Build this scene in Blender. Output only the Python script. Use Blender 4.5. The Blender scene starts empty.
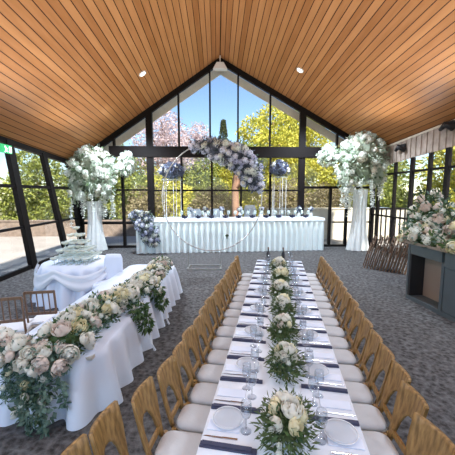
import bpy, math, random
from mathutils import Vector, Matrix
random.seed(7)
PI = math.pi
C = bpy.context.scene.collection
S = bpy.context.scene

# ------------------------------------------------------------------ camera
F = 300.0
CAMH = 2.2
PITCH = math.atan(33.5 / F)
cam_d = bpy.data.cameras.new('camera'); cam = bpy.data.objects.new('camera', cam_d); C.objects.link(cam)
cam.location = (0, 0, CAMH); cam.rotation_euler = (PI / 2 - PITCH, 0, 0)
cam_d.sensor_width = 36; cam_d.lens = F / 455 * 36; cam_d.clip_end = 500
S.camera = cam
# ------------------------------------------------------------------ world, sun, exposure
w = bpy.data.worlds.new('world'); S.world = w; w.use_nodes = True
wn = w.node_tree.nodes; wl = w.node_tree.links
sky = wn.new('ShaderNodeTexSky'); sky.sky_type = 'NISHITA'; sky.sun_disc = False
sky.sun_elevation = math.radians(48); sky.sun_rotation = math.radians(200); sky.air_density = 1.0; sky.dust_density = 0.0; sky.ozone_density = 3.5
wl.new(sky.outputs[0], wn['Background'].inputs[0]); wn['Background'].inputs[1].default_value = 0.12
sun_d = bpy.data.lights.new('sun', 'SUN'); sun = bpy.data.objects.new('sun', sun_d); C.objects.link(sun)
sun_d.energy = 7; sun_d.angle = math.radians(3); sun_d.color = (1, .95, .86)
sun.rotation_euler = (math.radians(40), 0, math.radians(22))
S.view_settings.view_transform = 'Standard'; S.view_settings.look = 'None'
S.view_settings.exposure = 1.02; S.view_settings.gamma = 1; S.view_settings.use_curve_mapping = False
UP_FILL, DOWN_FILL = 178, 165      # watts of the added fill lights, upward and downward
S.cycles.max_bounces = 10; S.cycles.transparent_max_bounces = 24; S.cycles.diffuse_bounces = 6

# ------------------------------------------------------------------ projections
cp, sp_ = math.cos(PITCH), math.sin(PITCH)
def ray(px, py):
    a, b = (px - 227.5) / F, (227.5 - py) / F
    return Vector((a, cp + b * sp_, -sp_ + b * cp))
def G(px, py, z=0.0):                      # point of a level plane at height z
    r = ray(px, py); t = (z - CAMH) / r.z
    return Vector((0, 0, CAMH)) + r * t
def W(px, py, d):                          # point at distance d along the view axis
    return Vector((0, 0, CAMH)) + ray(px, py) * d
YAW = math.radians(2.0)
cy_, sy_ = math.cos(YAW), math.sin(YAW)
def RW(u, v, z=0.0):                       # room frame -> world
    return Vector((u * cy_ - v * sy_, u * sy_ + v * cy_, z))
def D(px, py, v):                          # point of the room plane at depth v
    r = ray(px, py); rv = -r.x * sy_ + r.y * cy_
    return Vector((0, 0, CAMH)) + r * (v / rv)
def toroom(p):
    return Vector((p.x * cy_ + p.y * sy_, -p.x * sy_ + p.y * cy_, p.z))

# ------------------------------------------------------------------ materials
def mat(name, col, rough=.6, metal=0, noise=0, nscale=8, bump=0, bscale=40, sheen=0, trans=0, subs=0, spec=None):
    m = bpy.data.materials.new(name); m.use_nodes = True
    n = m.node_tree.nodes; l = m.node_tree.links; b = n['Principled BSDF']
    b.inputs['Base Color'].default_value = (*col, 1); b.inputs['Roughness'].default_value = rough
    b.inputs['Metallic'].default_value = metal
    if spec is not None: b.inputs['Specular IOR Level'].default_value = spec
    tc = n.new('ShaderNodeTexCoord')
    if noise:
        t = n.new('ShaderNodeTexNoise'); t.inputs['Scale'].default_value = nscale; t.inputs['Detail'].default_value = 5
        l.new(tc.outputs['Object'], t.inputs[0])
        r = n.new('ShaderNodeValToRGB'); l.new(t.outputs[0], r.inputs[0])
        r.color_ramp.elements[0].position = .3; r.color_ramp.elements[1].position = .7
        r.color_ramp.elements[0].color = (*[c * (1 - noise) for c in col], 1)
        r.color_ramp.elements[1].color = (*[min(1, c * (1 + noise)) for c in col], 1)
        l.new(r.outputs[0], b.inputs['Base Color'])
    if bump:
        t = n.new('ShaderNodeTexNoise'); t.inputs['Scale'].default_value = bscale
        l.new(tc.outputs['Object'], t.inputs[0])
        bp = n.new('ShaderNodeBump'); bp.inputs['Strength'].default_value = bump; bp.inputs['Distance'].default_value = .02
        l.new(t.outputs[0], bp.inputs['Height']); l.new(bp.outputs[0], b.inputs['Normal'])
    if trans:      # thin petals and leaves let light through
        tr = n.new('ShaderNodeBsdfTranslucent'); tr.inputs[0].default_value = (*col, 1)
        mx = n.new('ShaderNodeMixShader'); mx.inputs[0].default_value = trans
        l.new(b.outputs[0], mx.inputs[1]); l.new(tr.outputs[0], mx.inputs[2])
        l.new(mx.outputs[0], n['Material Output'].inputs[0])
    return m
def leafmat(name, a, b_, scale=3.0, trans=.35, rough=.55):
    m = mat(name, a, rough); n = m.node_tree.nodes; l = m.node_tree.links; b = n['Principled BSDF']
    g = n.new('ShaderNodeNewGeometry'); r = n.new('ShaderNodeValToRGB')
    r.color_ramp.elements[0].color = (*a, 1); r.color_ramp.elements[1].color = (*b_, 1)
    l.new(g.outputs['Random Per Island'], r.inputs[0])
    l.new(r.outputs[0], b.inputs['Base Color'])
    tr = n.new('ShaderNodeBsdfTranslucent'); l.new(r.outputs[0], tr.inputs[0])
    mx = n.new('ShaderNodeMixShader'); mx.inputs[0].default_value = trans
    l.new(b.outputs[0], mx.inputs[1]); l.new(tr.outputs[0], mx.inputs[2]); l.new(mx.outputs[0], n['Material Output'].inputs[0])
    return m
def glassmat(name, tint=(1, 1, 1), fac=.06, rough=.02):
    m = bpy.data.materials.new(name); m.use_nodes = True
    n = m.node_tree.nodes; l = m.node_tree.links
    t = n.new('ShaderNodeBsdfTransparent'); t.inputs[0].default_value = (*tint, 1)
    g = n.new('ShaderNodeBsdfGlossy'); g.inputs['Roughness'].default_value = rough
    fr = n.new('ShaderNodeLayerWeight'); fr.inputs[0].default_value = .5
    pw = n.new('ShaderNodeMath'); pw.operation = 'POWER'; pw.inputs[1].default_value = 4; l.new(fr.outputs['Facing'], pw.inputs[0])
    ad = n.new('ShaderNodeMath'); ad.operation = 'MULTIPLY_ADD'; ad.inputs[1].default_value = .5; ad.inputs[2].default_value = fac + .02; l.new(pw.outputs[0], ad.inputs[0])
    mx = n.new('ShaderNodeMixShader'); l.new(ad.outputs[0], mx.inputs[0]); l.new(t.outputs[0], mx.inputs[1]); l.new(g.outputs[0], mx.inputs[2])
    l.new(mx.outputs[0], n['Material Output'].inputs[0])
    return m
def emit(name, col, s):
    m = mat(name, col); b = m.node_tree.nodes['Principled BSDF']
    b.inputs['Emission Color'].default_value = (*col, 1); b.inputs['Emission Strength'].default_value = s
    return m
def sheer(name, col, alpha):
    m = mat(name, col, .8, noise=.06, nscale=5); n = m.node_tree.nodes; l = m.node_tree.links
    b = n['Principled BSDF']; b.inputs['Alpha'].default_value = alpha
    return m

def plank_mat():
    m = mat('ceiling boards', (.6, .3, .13), .45, spec=.2); n = m.node_tree.nodes; l = m.node_tree.links; b = n['Principled BSDF']
    uv = n.new('ShaderNodeUVMap'); sx = n.new('ShaderNodeSeparateXYZ'); l.new(uv.outputs[0], sx.inputs[0])
    dv = n.new('ShaderNodeMath'); dv.operation = 'DIVIDE'; dv.inputs[1].default_value = .185; l.new(sx.outputs[0], dv.inputs[0])
    fl = n.new('ShaderNodeMath'); fl.operation = 'FLOOR'; l.new(dv.outputs[0], fl.inputs[0])
    fr = n.new('ShaderNodeMath'); fr.operation = 'FRACT'; l.new(dv.outputs[0], fr.inputs[0])
    wn_ = n.new('ShaderNodeTexWhiteNoise'); wn_.noise_dimensions = '1D'; l.new(fl.outputs[0], wn_.inputs['W'])
    cx = n.new('ShaderNodeCombineXYZ')
    m1 = n.new('ShaderNodeMath'); m1.operation = 'MULTIPLY'; m1.inputs[1].default_value = 3.7; l.new(fl.outputs[0], m1.inputs[0])
    a1 = n.new('ShaderNodeMath'); a1.operation = 'ADD'; l.new(m1.outputs[0], a1.inputs[0]); l.new(sx.outputs[0], a1.inputs[1])
    m2 = n.new('ShaderNodeMath'); m2.operation = 'MULTIPLY'; m2.inputs[1].default_value = .12; l.new(sx.outputs[1], m2.inputs[0])
    l.new(a1.outputs[0], cx.inputs[0]); l.new(m2.outputs[0], cx.inputs[1])
    nz = n.new('ShaderNodeTexNoise'); nz.inputs['Scale'].default_value = 9; nz.inputs['Detail'].default_value = 6; l.new(cx.outputs[0], nz.inputs[0])
    mixf = n.new('ShaderNodeMath'); mixf.operation = 'MULTIPLY_ADD'; mixf.inputs[1].default_value = .45
    l.new(wn_.outputs[0], mixf.inputs[0])
    hf = n.new('ShaderNodeMath'); hf.operation = 'MULTIPLY'; hf.inputs[1].default_value = .55; l.new(nz.outputs[0], hf.inputs[0]); l.new(hf.outputs[0], mixf.inputs[2])
    r = n.new('ShaderNodeValToRGB'); l.new(mixf.outputs[0], r.inputs[0])
    r.color_ramp.elements[0].position = .15; r.color_ramp.elements[1].position = .85
    r.color_ramp.elements[0].color = (.33, .125, .036, 1); r.color_ramp.elements[1].color = (.58, .275, .105, 1)
    gt = n.new('ShaderNodeMath'); gt.operation = 'LESS_THAN'; gt.inputs[1].default_value = .11; l.new(fr.outputs[0], gt.inputs[0])
    mx = n.new('ShaderNodeMixRGB'); l.new(gt.outputs[0], mx.inputs[0]); l.new(r.outputs[0], mx.inputs[1]); mx.inputs[2].default_value = (.04, .012, .004, 1)
    l.new(mx.outputs[0], b.inputs['Base Color'])
    return m
def carpet_mat():
    m = mat('carpet', (.2, .2, .2), .95, spec=.1); n = m.node_tree.nodes; l = m.node_tree.links; b = n['Principled BSDF']
    tc = n.new('ShaderNodeTexCoord')
    nz = n.new('ShaderNodeTexNoise'); nz.inputs['Scale'].default_value = 15; nz.inputs['Detail'].default_value = 8; nz.inputs['Roughness'].default_value = .75
    l.new(tc.outputs['Object'], nz.inputs[0])
    vo = n.new('ShaderNodeTexVoronoi'); vo.inputs['Scale'].default_value = 16; l.new(tc.outputs['Object'], vo.inputs[0])
    ad = n.new('ShaderNodeMath'); ad.operation = 'MULTIPLY_ADD'; ad.inputs[1].default_value = .3; l.new(vo.outputs[0], ad.inputs[0]); l.new(nz.outputs[0], ad.inputs[2])
    r = n.new('ShaderNodeValToRGB'); l.new(ad.outputs[0], r.inputs[0])
    r.color_ramp.elements[0].position = .5; r.color_ramp.elements[1].position = .82
    r.color_ramp.elements[0].color = (.045, .042, .04, 1); r.color_ramp.elements[1].color = (.16, .158, .16, 1)
    l.new(r.outputs[0], b.inputs['Base Color'])
    bp = n.new('ShaderNodeBump'); bp.inputs['Strength'].default_value = .4; bp.inputs['Distance'].default_value = .02
    l.new(ad.outputs[0], bp.inputs['Height']); l.new(bp.outputs[0], b.inputs['Normal'])
    return m
def wood_mat(name, a, b_, sc=6, rough=.4):
    m = mat(name, a, rough); n = m.node_tree.nodes; l = m.node_tree.links; b = n['Principled BSDF']
    tc = n.new('ShaderNodeTexCoord'); mp = n.new('ShaderNodeMapping'); mp.inputs['Scale'].default_value = (8, 8, 1)
    l.new(tc.outputs['Object'], mp.inputs[0])
    nz = n.new('ShaderNodeTexNoise'); nz.inputs['Scale'].default_value = sc; nz.inputs['Detail'].default_value = 6; l.new(mp.outputs[0], nz.inputs[0])
    r = n.new('ShaderNodeValToRGB'); l.new(nz.outputs[0], r.inputs[0]); r.color_ramp.elements[0].position = .3; r.color_ramp.elements[1].position = .7
    r.color_ramp.elements[0].color = (*a, 1); r.color_ramp.elements[1].color = (*b_, 1); l.new(r.outputs[0], b.inputs['Base Color'])
    return m
M = dict(
    planks=plank_mat(), carpet=carpet_mat(),
    black=mat('black steel', (.008, .006, .006), .5, spec=.15), cream=mat('cream fascia', (.75, .68, .55), .6, noise=.05),
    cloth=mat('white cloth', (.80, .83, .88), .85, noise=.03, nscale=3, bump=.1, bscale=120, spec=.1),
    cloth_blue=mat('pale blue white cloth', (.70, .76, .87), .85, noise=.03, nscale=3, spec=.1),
    skirt=mat('pleated skirt', (.86, .94, .93), .8, spec=.1),
    tulle=sheer('white tulle', (.85, .88, .86), .55), tulle2=sheer('white tulle dense', (.85, .88, .86), .8),
    wood=wood_mat('honey plywood', (.15, .08, .022), (.40, .235, .08)),
    darkwood=wood_mat('brown wood', (.11, .06, .035), (.20, .115, .065)),
    whitewood=mat('limewashed wood', (.55, .5, .44), .5, noise=.1),
    cushion=mat('ivory cushion', (.56, .57, .58), .8, noise=.04, bump=.1),
    piping=mat('cushion piping', (.42, .39, .34), .8),
    navy=mat('navy napkin', (.045, .05, .095), .8, noise=.15, nscale=20),
    white=mat('white china', (.8, .82, .84), .2), metal=mat('steel', (.6, .6, .62), .25, 1),
    gold=mat('brass', (.6, .45, .2), .3, 1), ring=mat('pale metal hoop', (.55, .53, .5), .35, .8),
    glass=glassmat('window glass', (.97, .98, .97), .0), clear=glassmat('clear glass', (.93, .95, .97), .08, .05),
    crystal=sheer('crystal', (.82, .93, .90), .42), amber=mat('amber drink', (.75, .5, .12), .2, trans=.3),
    plateg=sheer('frosted glass plate', (.66, .70, .75), .5),
    counter=mat('grey blue cabinet', (.115, .15, .165), .45, noise=.08, nscale=3), countertop=wood_mat('counter top', (.30, .24, .19), (.42, .35, .28), 3),
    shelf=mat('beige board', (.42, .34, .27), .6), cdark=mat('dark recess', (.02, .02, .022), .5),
    rose_w=mat('white rose petals', (.86, .84, .76), .6, trans=.25), rose_c=mat('cream rose petals', (.88, .82, .58), .6, trans=.25),
    rose_b=mat('blush rose petals', (.80, .70, .63), .6, trans=.25), rose_l=mat('lilac petals', (.68, .70, .86), .6, trans=.25),
    bl_w=mat('white blossom', (.83, .86, .80), .6, trans=.3), bl_l=mat('pale lilac blossom', (.80, .82, .93), .6, trans=.25),
    bl_n=mat('slate blue flower', (.10, .12, .20), .6),
    leaf=leafmat('green leaves', (.03, .075, .025), (.11, .19, .06)), leaf_d=leafmat('dark leaves', (.02, .05, .025), (.07, .13, .06)),
    euca=leafmat('eucalyptus leaves', (.07, .14, .10), (.22, .32, .25)), fern=leafmat('feathery green', (.045, .085, .025), (.16, .21, .08)),
    leaf_s=leafmat('grey blue leaves', (.06, .08, .11), (.22, .25, .33)), leaf_p=leafmat('pale green leaves', (.25, .33, .22), (.55, .60, .50)),
    stem=mat('stems', (.12, .18, .06), .6),
    t_yel=leafmat('yellow green tree leaves', (.30, .32, .035), (.70, .62, .10)), t_grn=leafmat('mid green tree leaves', (.12, .16, .03), (.36, .38, .08)),
    t_drk=leafmat('dark tree leaves', (.03, .05, .02), (.09, .12, .05)), t_pnk=leafmat('dusty pink tree leaves', (.42, .31, .33), (.72, .60, .62)),
    t_brn=leafmat('brown bush leaves', (.16, .12, .06), (.32, .27, .15)),
    bark=mat('bark', (.20, .13, .09), .9, noise=.3, nscale=6), ebark=mat('reddish bark', (.26, .15, .10), .9, noise=.2, nscale=3),
    paving=mat('pale paving', (.30, .27, .25), .9, noise=.12, nscale=.8), outwall=mat('cream rendered wall', (.66, .60, .50), .8, noise=.05),
    brick=mat('brown brick', (.20, .15, .12), .9, noise=.25, nscale=5),
    lawn=mat('leaf litter ground', (.16, .15, .07), .95, noise=.4, nscale=1.5),
    corr=mat('weathered boards', (.40, .33, .28), .7, noise=.25, nscale=4), lamp=emit('downlight glow', (1, .93, .8), 6),
    trimw=mat('white lamp rim', (.8, .78, .74), .4), green=emit('exit green', (.02, .30, .10), .8), signw=emit('exit white', (.8, .95, .85), 1.2),
    box=mat('white box', (.75, .74, .70), .5), car=mat('car paint', (.35, .45, .6), .25), rubber=mat('rubber', (.02, .02, .02), .8),
    blackp=mat('black plastic', (.015, .015, .018), .5),
)

# ------------------------------------------------------------------ mesh builder
class MB:
    def __init__(s): s.v = []; s.f = []; s.uv = None
    def add(s, vs, fs, T=None):
        o = len(s.v)
        s.v += [tuple(T @ Vector(p)) if T else tuple(p) for p in vs]
        s.f += [tuple(i + o for i in f) for f in fs]
        return s
    def box(s, c, d, T=None, rz=0):
        x, y, z = d[0] / 2, d[1] / 2, d[2] / 2
        R = Matrix.Translation(c) @ Matrix.Rotation(rz, 4, 'Z')
        vs = [R @ Vector(p) for p in ((-x, -y, -z), (x, -y, -z), (x, y, -z), (-x, y, -z), (-x, -y, z), (x, -y, z), (x, y, z), (-x, y, z))]
        return s.add(vs, [(0, 3, 2, 1), (4, 5, 6, 7), (0, 1, 5, 4), (1, 2, 6, 5), (2, 3, 7, 6), (3, 0, 4, 7)], T)
    def bar(s, a, b, w, h, up=(0, 0, 1)):
        a, b = Vector(a), Vector(b); d = (b - a).normalized(); up = Vector(up)
        x = d.cross(up)
        if x.length < 1e-4: x = d.cross(Vector((0, 1, 0)))
        x.normalize(); y = x.cross(d).normalized(); x *= w / 2; y *= h / 2
        vs = [a - x - y, a + x - y, a + x + y, a - x + y, b - x - y, b + x - y, b + x + y, b - x + y]
        return s.add(vs, [(0, 3, 2, 1), (4, 5, 6, 7), (0, 1, 5, 4), (1, 2, 6, 5), (2, 3, 7, 6), (3, 0, 4, 7)])
    def tube(s, pts, r, n=8, close=False, T=None):
        pts = [Vector(p) for p in pts]; rs = r if isinstance(r, (list, tuple)) else [r] * len(pts)
        vs = []; m = len(pts); px = None
        for i, p in enumerate(pts):
            if close: d = pts[(i + 1) % m] - pts[i - 1]
            else: d = pts[min(i + 1, m - 1)] - pts[max(i - 1, 0)]
            d.normalize()
            if px is None:
                px = d.orthogonal().normalized()
            else:
                px = (px - d * px.dot(d)); px = px.normalized() if px.length > 1e-6 else d.orthogonal().normalized()
            q = d.cross(px)
            for k in range(n):
                a = 2 * PI * k / n; vs.append(p + (px * math.cos(a) + q * math.sin(a)) * rs[i])
        fs = []
        for i in range(m if close else m - 1):
            j = (i + 1) % m
            for k in range(n):
                k2 = (k + 1) % n; fs.append((i * n + k, i * n + k2, j * n + k2, j * n + k))
        if not close: fs += [tuple(range(n))[::-1], tuple((m - 1) * n + k for k in range(n))]
        return s.add(vs, fs, T)
    def lathe(s, prof, n=20, T=None, cap=True):
        vs = []; fs = []
        for r, z in prof:
            for k in range(n):
                a = 2 * PI * k / n; vs.append((r * math.cos(a), r * math.sin(a), z))
        for i in range(len(prof) - 1):
            for k in range(n):
                k2 = (k + 1) % n; fs.append((i * n + k, i * n + k2, (i + 1) * n + k2, (i + 1) * n + k))
        if cap:
            fs.append(tuple(range(n))[::-1]); m = len(prof) - 1; fs.append(tuple(m * n + k for k in range(n)))
        return s.add(vs, fs, T)
    def ell(s, c, r, nu=10, nv=7, jit=0):
        vs = []; fs = []
        for i in range(nv + 1):
            th = PI * i / nv
            for k in range(nu):
                a = 2 * PI * k / nu; j = 1 + random.uniform(-jit, jit)
                vs.append((c[0] + r[0] * math.sin(th) * math.cos(a) * j, c[1] + r[1] * math.sin(th) * math.sin(a) * j, c[2] + r[2] * math.cos(th) * j))
        for i in range(nv):
            for k in range(nu):
                k2 = (k + 1) % nu; fs.append((i * nu + k, (i + 1) * nu + k, (i + 1) * nu + k2, i * nu + k2))
        return s.add(vs, fs)
    def leaf(s, p, d, L, wd, bend=.2):
        d = d.normalized(); x = d.cross(Vector((random.uniform(-1, 1), random.uniform(-1, 1), random.uniform(-1, 1))))
        if x.length < .01: x = d.orthogonal()
        x.normalize(); n = x.cross(d)
        tip = p + d * L - n * L * bend; mid = p + d * L * .5
        return s.add([p, mid + x * wd / 2 - n * wd * .12, tip, mid - x * wd / 2 - n * wd * .12, mid + n * wd * .06], [(0, 1, 4), (1, 2, 4), (2, 3, 4), (3, 0, 4)])
    def mesh(s, name, m, smooth=False):
        me = bpy.data.meshes.new(name); me.from_pydata([tuple(p) for p in s.v], [], s.f)
        me.materials.append(m)
        if smooth: me.polygons.foreach_set('use_smooth', [True] * len(me.polygons))
        me.update(); return me
    def build(s, name, m, parent=None, smooth=False, loc=None, rz=0):
        o = bpy.data.objects.new(name, s.mesh(name, m, smooth)); C.objects.link(o)
        if parent: o.parent = parent
        if loc is not None: o.location = loc
        if rz: o.rotation_euler = (0, 0, rz)
        return o
def tag(o, label, cat, group=None, kind=None):
    o['label'] = label; o['category'] = cat
    if group: o['group'] = group
    if kind: o['kind'] = kind
    return o
def thing(name, label, cat, loc=(0, 0, 0), rz=0, group=None):
    o = bpy.data.objects.new(name, None); C.objects.link(o); o.location = loc; o.rotation_euler = (0, 0, rz); o.empty_display_size = .1
    return tag(o, label, cat, group)
def struct(o): o['kind'] = 'structure'; return o
def place(me, name, parent=None, loc=(0, 0, 0), rot=None, s=1):
    o = bpy.data.objects.new(name, me); C.objects.link(o)
    if parent: o.parent = parent
    if rot is not None:
        o.rotation_mode = 'QUATERNION'; o.rotation_quaternion = rot
    o.location = loc; o.scale = (s, s, s); return o
def bevel(o, w=.01, seg=2):
    m = o.modifiers.new('bevel', 'BEVEL'); m.width = w; m.segments = seg; m.limit_method = 'ANGLE'; return o
def copy_tree(o, parent=None):
    c = o.copy(); C.objects.link(c)
    if parent: c.parent = parent
    for ch in list(o.children): copy_tree(ch, c)
    return c
ORD = ['nearest', 'second', 'third', 'fourth', 'fifth', 'sixth', 'seventh', 'eighth', 'ninth', 'tenth', 'eleventh', 'twelfth', 'thirteenth', 'fourteenth', 'fifteenth', 'sixteenth', 'seventeenth', 'eighteenth']

# ================================================================== STRUCTURE
VB = 12.4
NEAR = -7.0
SL = .06
def smooth_uv(o, us):
    uvl = o.data.uv_layers.new(name='uv')
    for p in o.data.polygons:
        for li in p.loop_indices: uvl.data[li].uv = us[o.data.loops[li].vertex_index]
# floor
fb = MB(); q = [RW(-5.75, 12.6), RW(8.2, 12.6), RW(8.2, -7), RW(-5.75, -7)]
fb.add([p + Vector((0, 0, 0)) for p in q] + [p - Vector((0, 0, .15)) for p in q], [(3, 2, 1, 0), (4, 5, 6, 7), (0, 1, 5, 4), (1, 2, 6, 5), (2, 3, 7, 6), (3, 0, 4, 7)])
struct(fb.build('floor', M['carpet']))
# ground outside
gb = MB(); gb.add([RW(-60, -20, -.05), RW(60, -20, -.05), RW(60, 19, -.05), RW(-60, 19, -.05)], [(0, 1, 2, 3)])
struct(gb.build('terrace_ground', M['paving']))
gb = MB(); gb.add([RW(-90, 19, -.05), RW(90, 19, -.05), RW(90, 120, -.05), RW(-90, 120, -.05)], [(0, 1, 2, 3)])
struct(gb.build('garden_ground', M['lawn']))
# ceiling
ridge = toroom(D(220, 58, VB)); eL = toroom(D(73, 162, VB)); eR = toroom(D(375, 151, VB))
def slab(a, b, th, name):
    mb = MB(); L = VB - NEAR; up = Vector((0, 0, th)); pts = []; us = []
    ln = math.hypot(b.x - a.x, b.z - a.z)
    A0 = RW(a.x, VB + .05, a.z); B0 = RW(b.x, VB + .05, b.z); A1 = RW(a.x, NEAR, a.z + SL * L); B1 = RW(b.x, NEAR, b.z + SL * L)
    vs = [A0, B0, B1, A1]; mb.add(vs + [p + up for p in vs], [(0, 1, 2, 3), (7, 6, 5, 4), (0, 4, 5, 1), (1, 5, 6, 2), (2, 6, 7, 3), (3, 7, 4, 0)])
    o = mb.build(name, M['planks']); u = [(0, 0), (ln, 0), (ln, L), (0, L)] * 2
    smooth_uv(o, u); return struct(o)
ex = lambda r, e, t: r + (e - r) * t
slab(ridge, ex(ridge, eL, 1.03), .2, 'ceiling_left')
slab(ridge, ex(ridge, eR, 1.0), .2, 'ceiling_right')
# rafters of the back gable
def beam(name, a, b, wd, h, m='black'):
    mb = MB(); mb.bar(a, b, wd, h); return struct(mb.build(name, M[m]))
def gz(u):       # ceiling height of the gable at u
    if u < ridge.x: t = (ridge.x - u) / (ridge.x - eL.x); return ridge.z + (eL.z - ridge.z) * t
    t = (u - ridge.x) / (eR.x - ridge.x); return ridge.z + (eR.z - ridge.z) * t
dz = Vector((0, 0, -.11))
beam('trim_rafter_left', RW(eL.x - .2, VB, gz(eL.x - .2)) + dz, RW(ridge.x, VB, ridge.z) + dz, .16, .2)
beam('trim_rafter_right', RW(ridge.x, VB, ridge.z) + dz, RW(eR.x, VB, eR.z) + dz, .16, .2)
for nm, e in (('trim_bargeboard_left', eL), ('trim_bargeboard_right', eR)):
    k = Vector((0, .3, -.33)); beam(nm, RW(ridge.x, VB, ridge.z) + k, RW(e.x, VB, e.z) + k, .05, .30, 'cream')
# back posts and mullions
def u_at(px, py): return toroom(D(px, py, VB)).x
def z_at(px, py): return toroom(D(px, py, VB)).z
def post(name, px, py0, py1, wpx, m='black', d=.16):
    """upright at pixel px; py0 None -> reaches the ceiling"""
    u = u_at(px, 190); z1 = z_at(px, py1) if py1 else 0
    z0 = gz(u) - .05 if py0 is None else z_at(px, py0)
    mb = MB(); mb.bar(RW(u, VB, max(z1, 0)), RW(u, VB, z0), d, wpx * .042, up=(1, 0, 0)); return struct(mb.build(name, M[m]))
UL, UR = eL.x, eR.x
ups = []
post('trim_post_left', 151, None, None, 6.0); post('trim_post_right', 301, None, None, 6.0)
post('trim_post_corner_left', 80, None, None, 3.5); post('trim_post_corner_right', 373, None, None, 3.5)
for i, px in enumerate((180, 210.5, 237.7, 269)): post('trim_gable_mullion_%d' % (i + 1), px, None, 152, 1.5)
for i, px in enumerate((116, 335)): post('trim_mullion_side_%d' % (i + 1), px, None, 152 if i == 0 else 163, 1.6)
for i, px in enumerate((182, 212, 241, 270)): post('trim_mullion_low_%d' % (i + 1), px, 152, None, 1.8)
for i, px in enumerate((123, 330.5, 347)): post('trim_door_stile_%d' % (i + 1), px, 187 if i else 152, None, 2.2)
zb = z_at(220, 152.3)
def hbar(name, x0, x1, y, h, d=.16, sill=None):
    a, b = u_at(x0, y), u_at(x1, y); z = z_at((x0 + x1) / 2, y) if sill is None else sill
    mb = MB(); mb.bar(RW(a, VB - .02, z), RW(b, VB - .02, z), d, h); return struct(mb.build(name, M['black']))
hbar('trim_beam', 110, 341, 152.3, .42, .22)
hbar('trim_transom_left', 80, 151, 190, .07); hbar('trim_transom_middle', 151, 301, 190.5, .07); hbar('trim_transom_right', 301, 372, 187.5, .10)
hbar('trim_rail_left', 80, 151, 223, .09); hbar('trim_rail_middle', 151, 301, 224, .06); hbar('trim_rail_right', 332, 372, 222, .05)
hbar('trim_sill_back', 80, 372, 0, .08, .2, sill=.04)
# glass panes of the back wall: one window per bay
def pane(n, pts):
    mb = MB(); k = len(pts); vs = [RW(u, VB + .01, z) for u, z in pts] + [RW(u, VB + .02, z) for u, z in pts]
    mb.add(vs, [tuple(range(k)), tuple(range(2 * k - 1, k - 1, -1))] + [(i, (i + 1) % k, (i + 1) % k + k, i + k) for i in range(k)])
    o = mb.build('window_%d' % n, M['glass']); o['kind'] = 'structure'; return o
xs = [UL + .1, u_at(116, 160), u_at(151, 190), u_at(180, 150), u_at(210.5, 150), u_at(237.7, 150), u_at(269, 150), u_at(301, 190), u_at(335, 160), UR - .05]
wi = 1
for a, b in zip(xs[:-1], xs[1:]):
    pane(wi, [(a + .02, .08), (b - .02, .08), (b - .02, zb), (a + .02, zb)]); wi += 1
    if max(gz(a), gz(b)) > zb + .4:
        a2 = max(a, ridge.x - (ridge.z - zb - .2) / (ridge.z - eL.z) * (ridge.x - eL.x)); b2 = min(b, ridge.x + (ridge.z - zb - .2) / (ridge.z - eR.z) * (eR.x - ridge.x))
        top = [(b2 - .02, gz(b2) - .2), (a2 + .02, gz(a2) - .2)]
        if a2 < ridge.x < b2: top.insert(1, (ridge.x, ridge.z - .22))
        pane(wi, [(a2 + .02, zb), (b2 - .02, zb)] + top); wi += 1
# left glazed wall, leaning outward at the top
LB, LT = -5.5, UL            # u of base and of eave
def ez(v): return eL.z + SL * (VB - v)
def lw(v, t, v_lean=0):       # point on the left wall, t = 0 base .. 1 eave
    return RW(LB + (LT - LB) * t, v + v_lean * t, ez(v) * t)
posts = [(9.0, -.35, .24), (11.0, -.7, .20), (12.2, -.1, .16), (7.0, -.6, .2), (5.4, -.6, .18)]
for i, (v, ln, wd) in enumerate(posts):
    mb = MB(); mb.bar(lw(v, 0, ln), lw(v, 1, ln), wd, .14, up=(1, 0, 0)); struct(mb.build('trim_left_post_%d' % (i + 1), M['black']))
for nm, z_, h in (('trim_left_rail_low', 1.25, .07), ('trim_left_rail_mid', 2.42, .09), ('trim_left_sill', .06, .12)):
    a = lw(VB, z_ / ez(VB)); b = lw(5.5, z_ / ez(5.5)); mb = MB(); mb.bar(a, b, .08, h); struct(mb.build(nm, M['black']))
mb = MB(); mb.bar(RW(LT - .03, VB, ez(VB) - .06), RW(LT - .03, 4.5, ez(4.5) - .06), .14, .16); struct(mb.build('trim_left_eave', M['black']))
vv = sorted([p[0] for p in posts] + [VB])
for a, b in zip(vv[:-1], vv[1:]):
    mb = MB(); vs = [lw(a, 0, -.5 if a < VB else 0), lw(b, 0, 0), lw(b, .98, 0), lw(a, .98, -.5)]; off = RW(-.01, 0)
    vs = [lw(a, 0.02), lw(b, 0.02), lw(b, .97), lw(a, .97)]
    mb.add(vs + [p + off for p in vs], [(0, 1, 2, 3), (7, 6, 5, 4)]); o = mb.build('window_%d' % wi, M['glass']); o['kind'] = 'structure'; wi += 1
# outside eave on the left seen through the panes
mb = MB(); a, b = RW(-9.2, 13.5, 4.25), RW(-9.2, 4, 4.7); c_, d_ = RW(-7.0, 4, ez(4) + .1), RW(-7.0, 13.5, ez(13.5) + .1)
mb.add([a, b, c_, d_] + [p + Vector((0, 0, .12)) for p in (a, b, c_, d_)], [(0, 1, 2, 3), (7, 6, 5, 4), (0, 4, 5, 1), (2, 6, 7, 3), (1, 5, 6, 2), (3, 7, 4, 0)])
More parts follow.
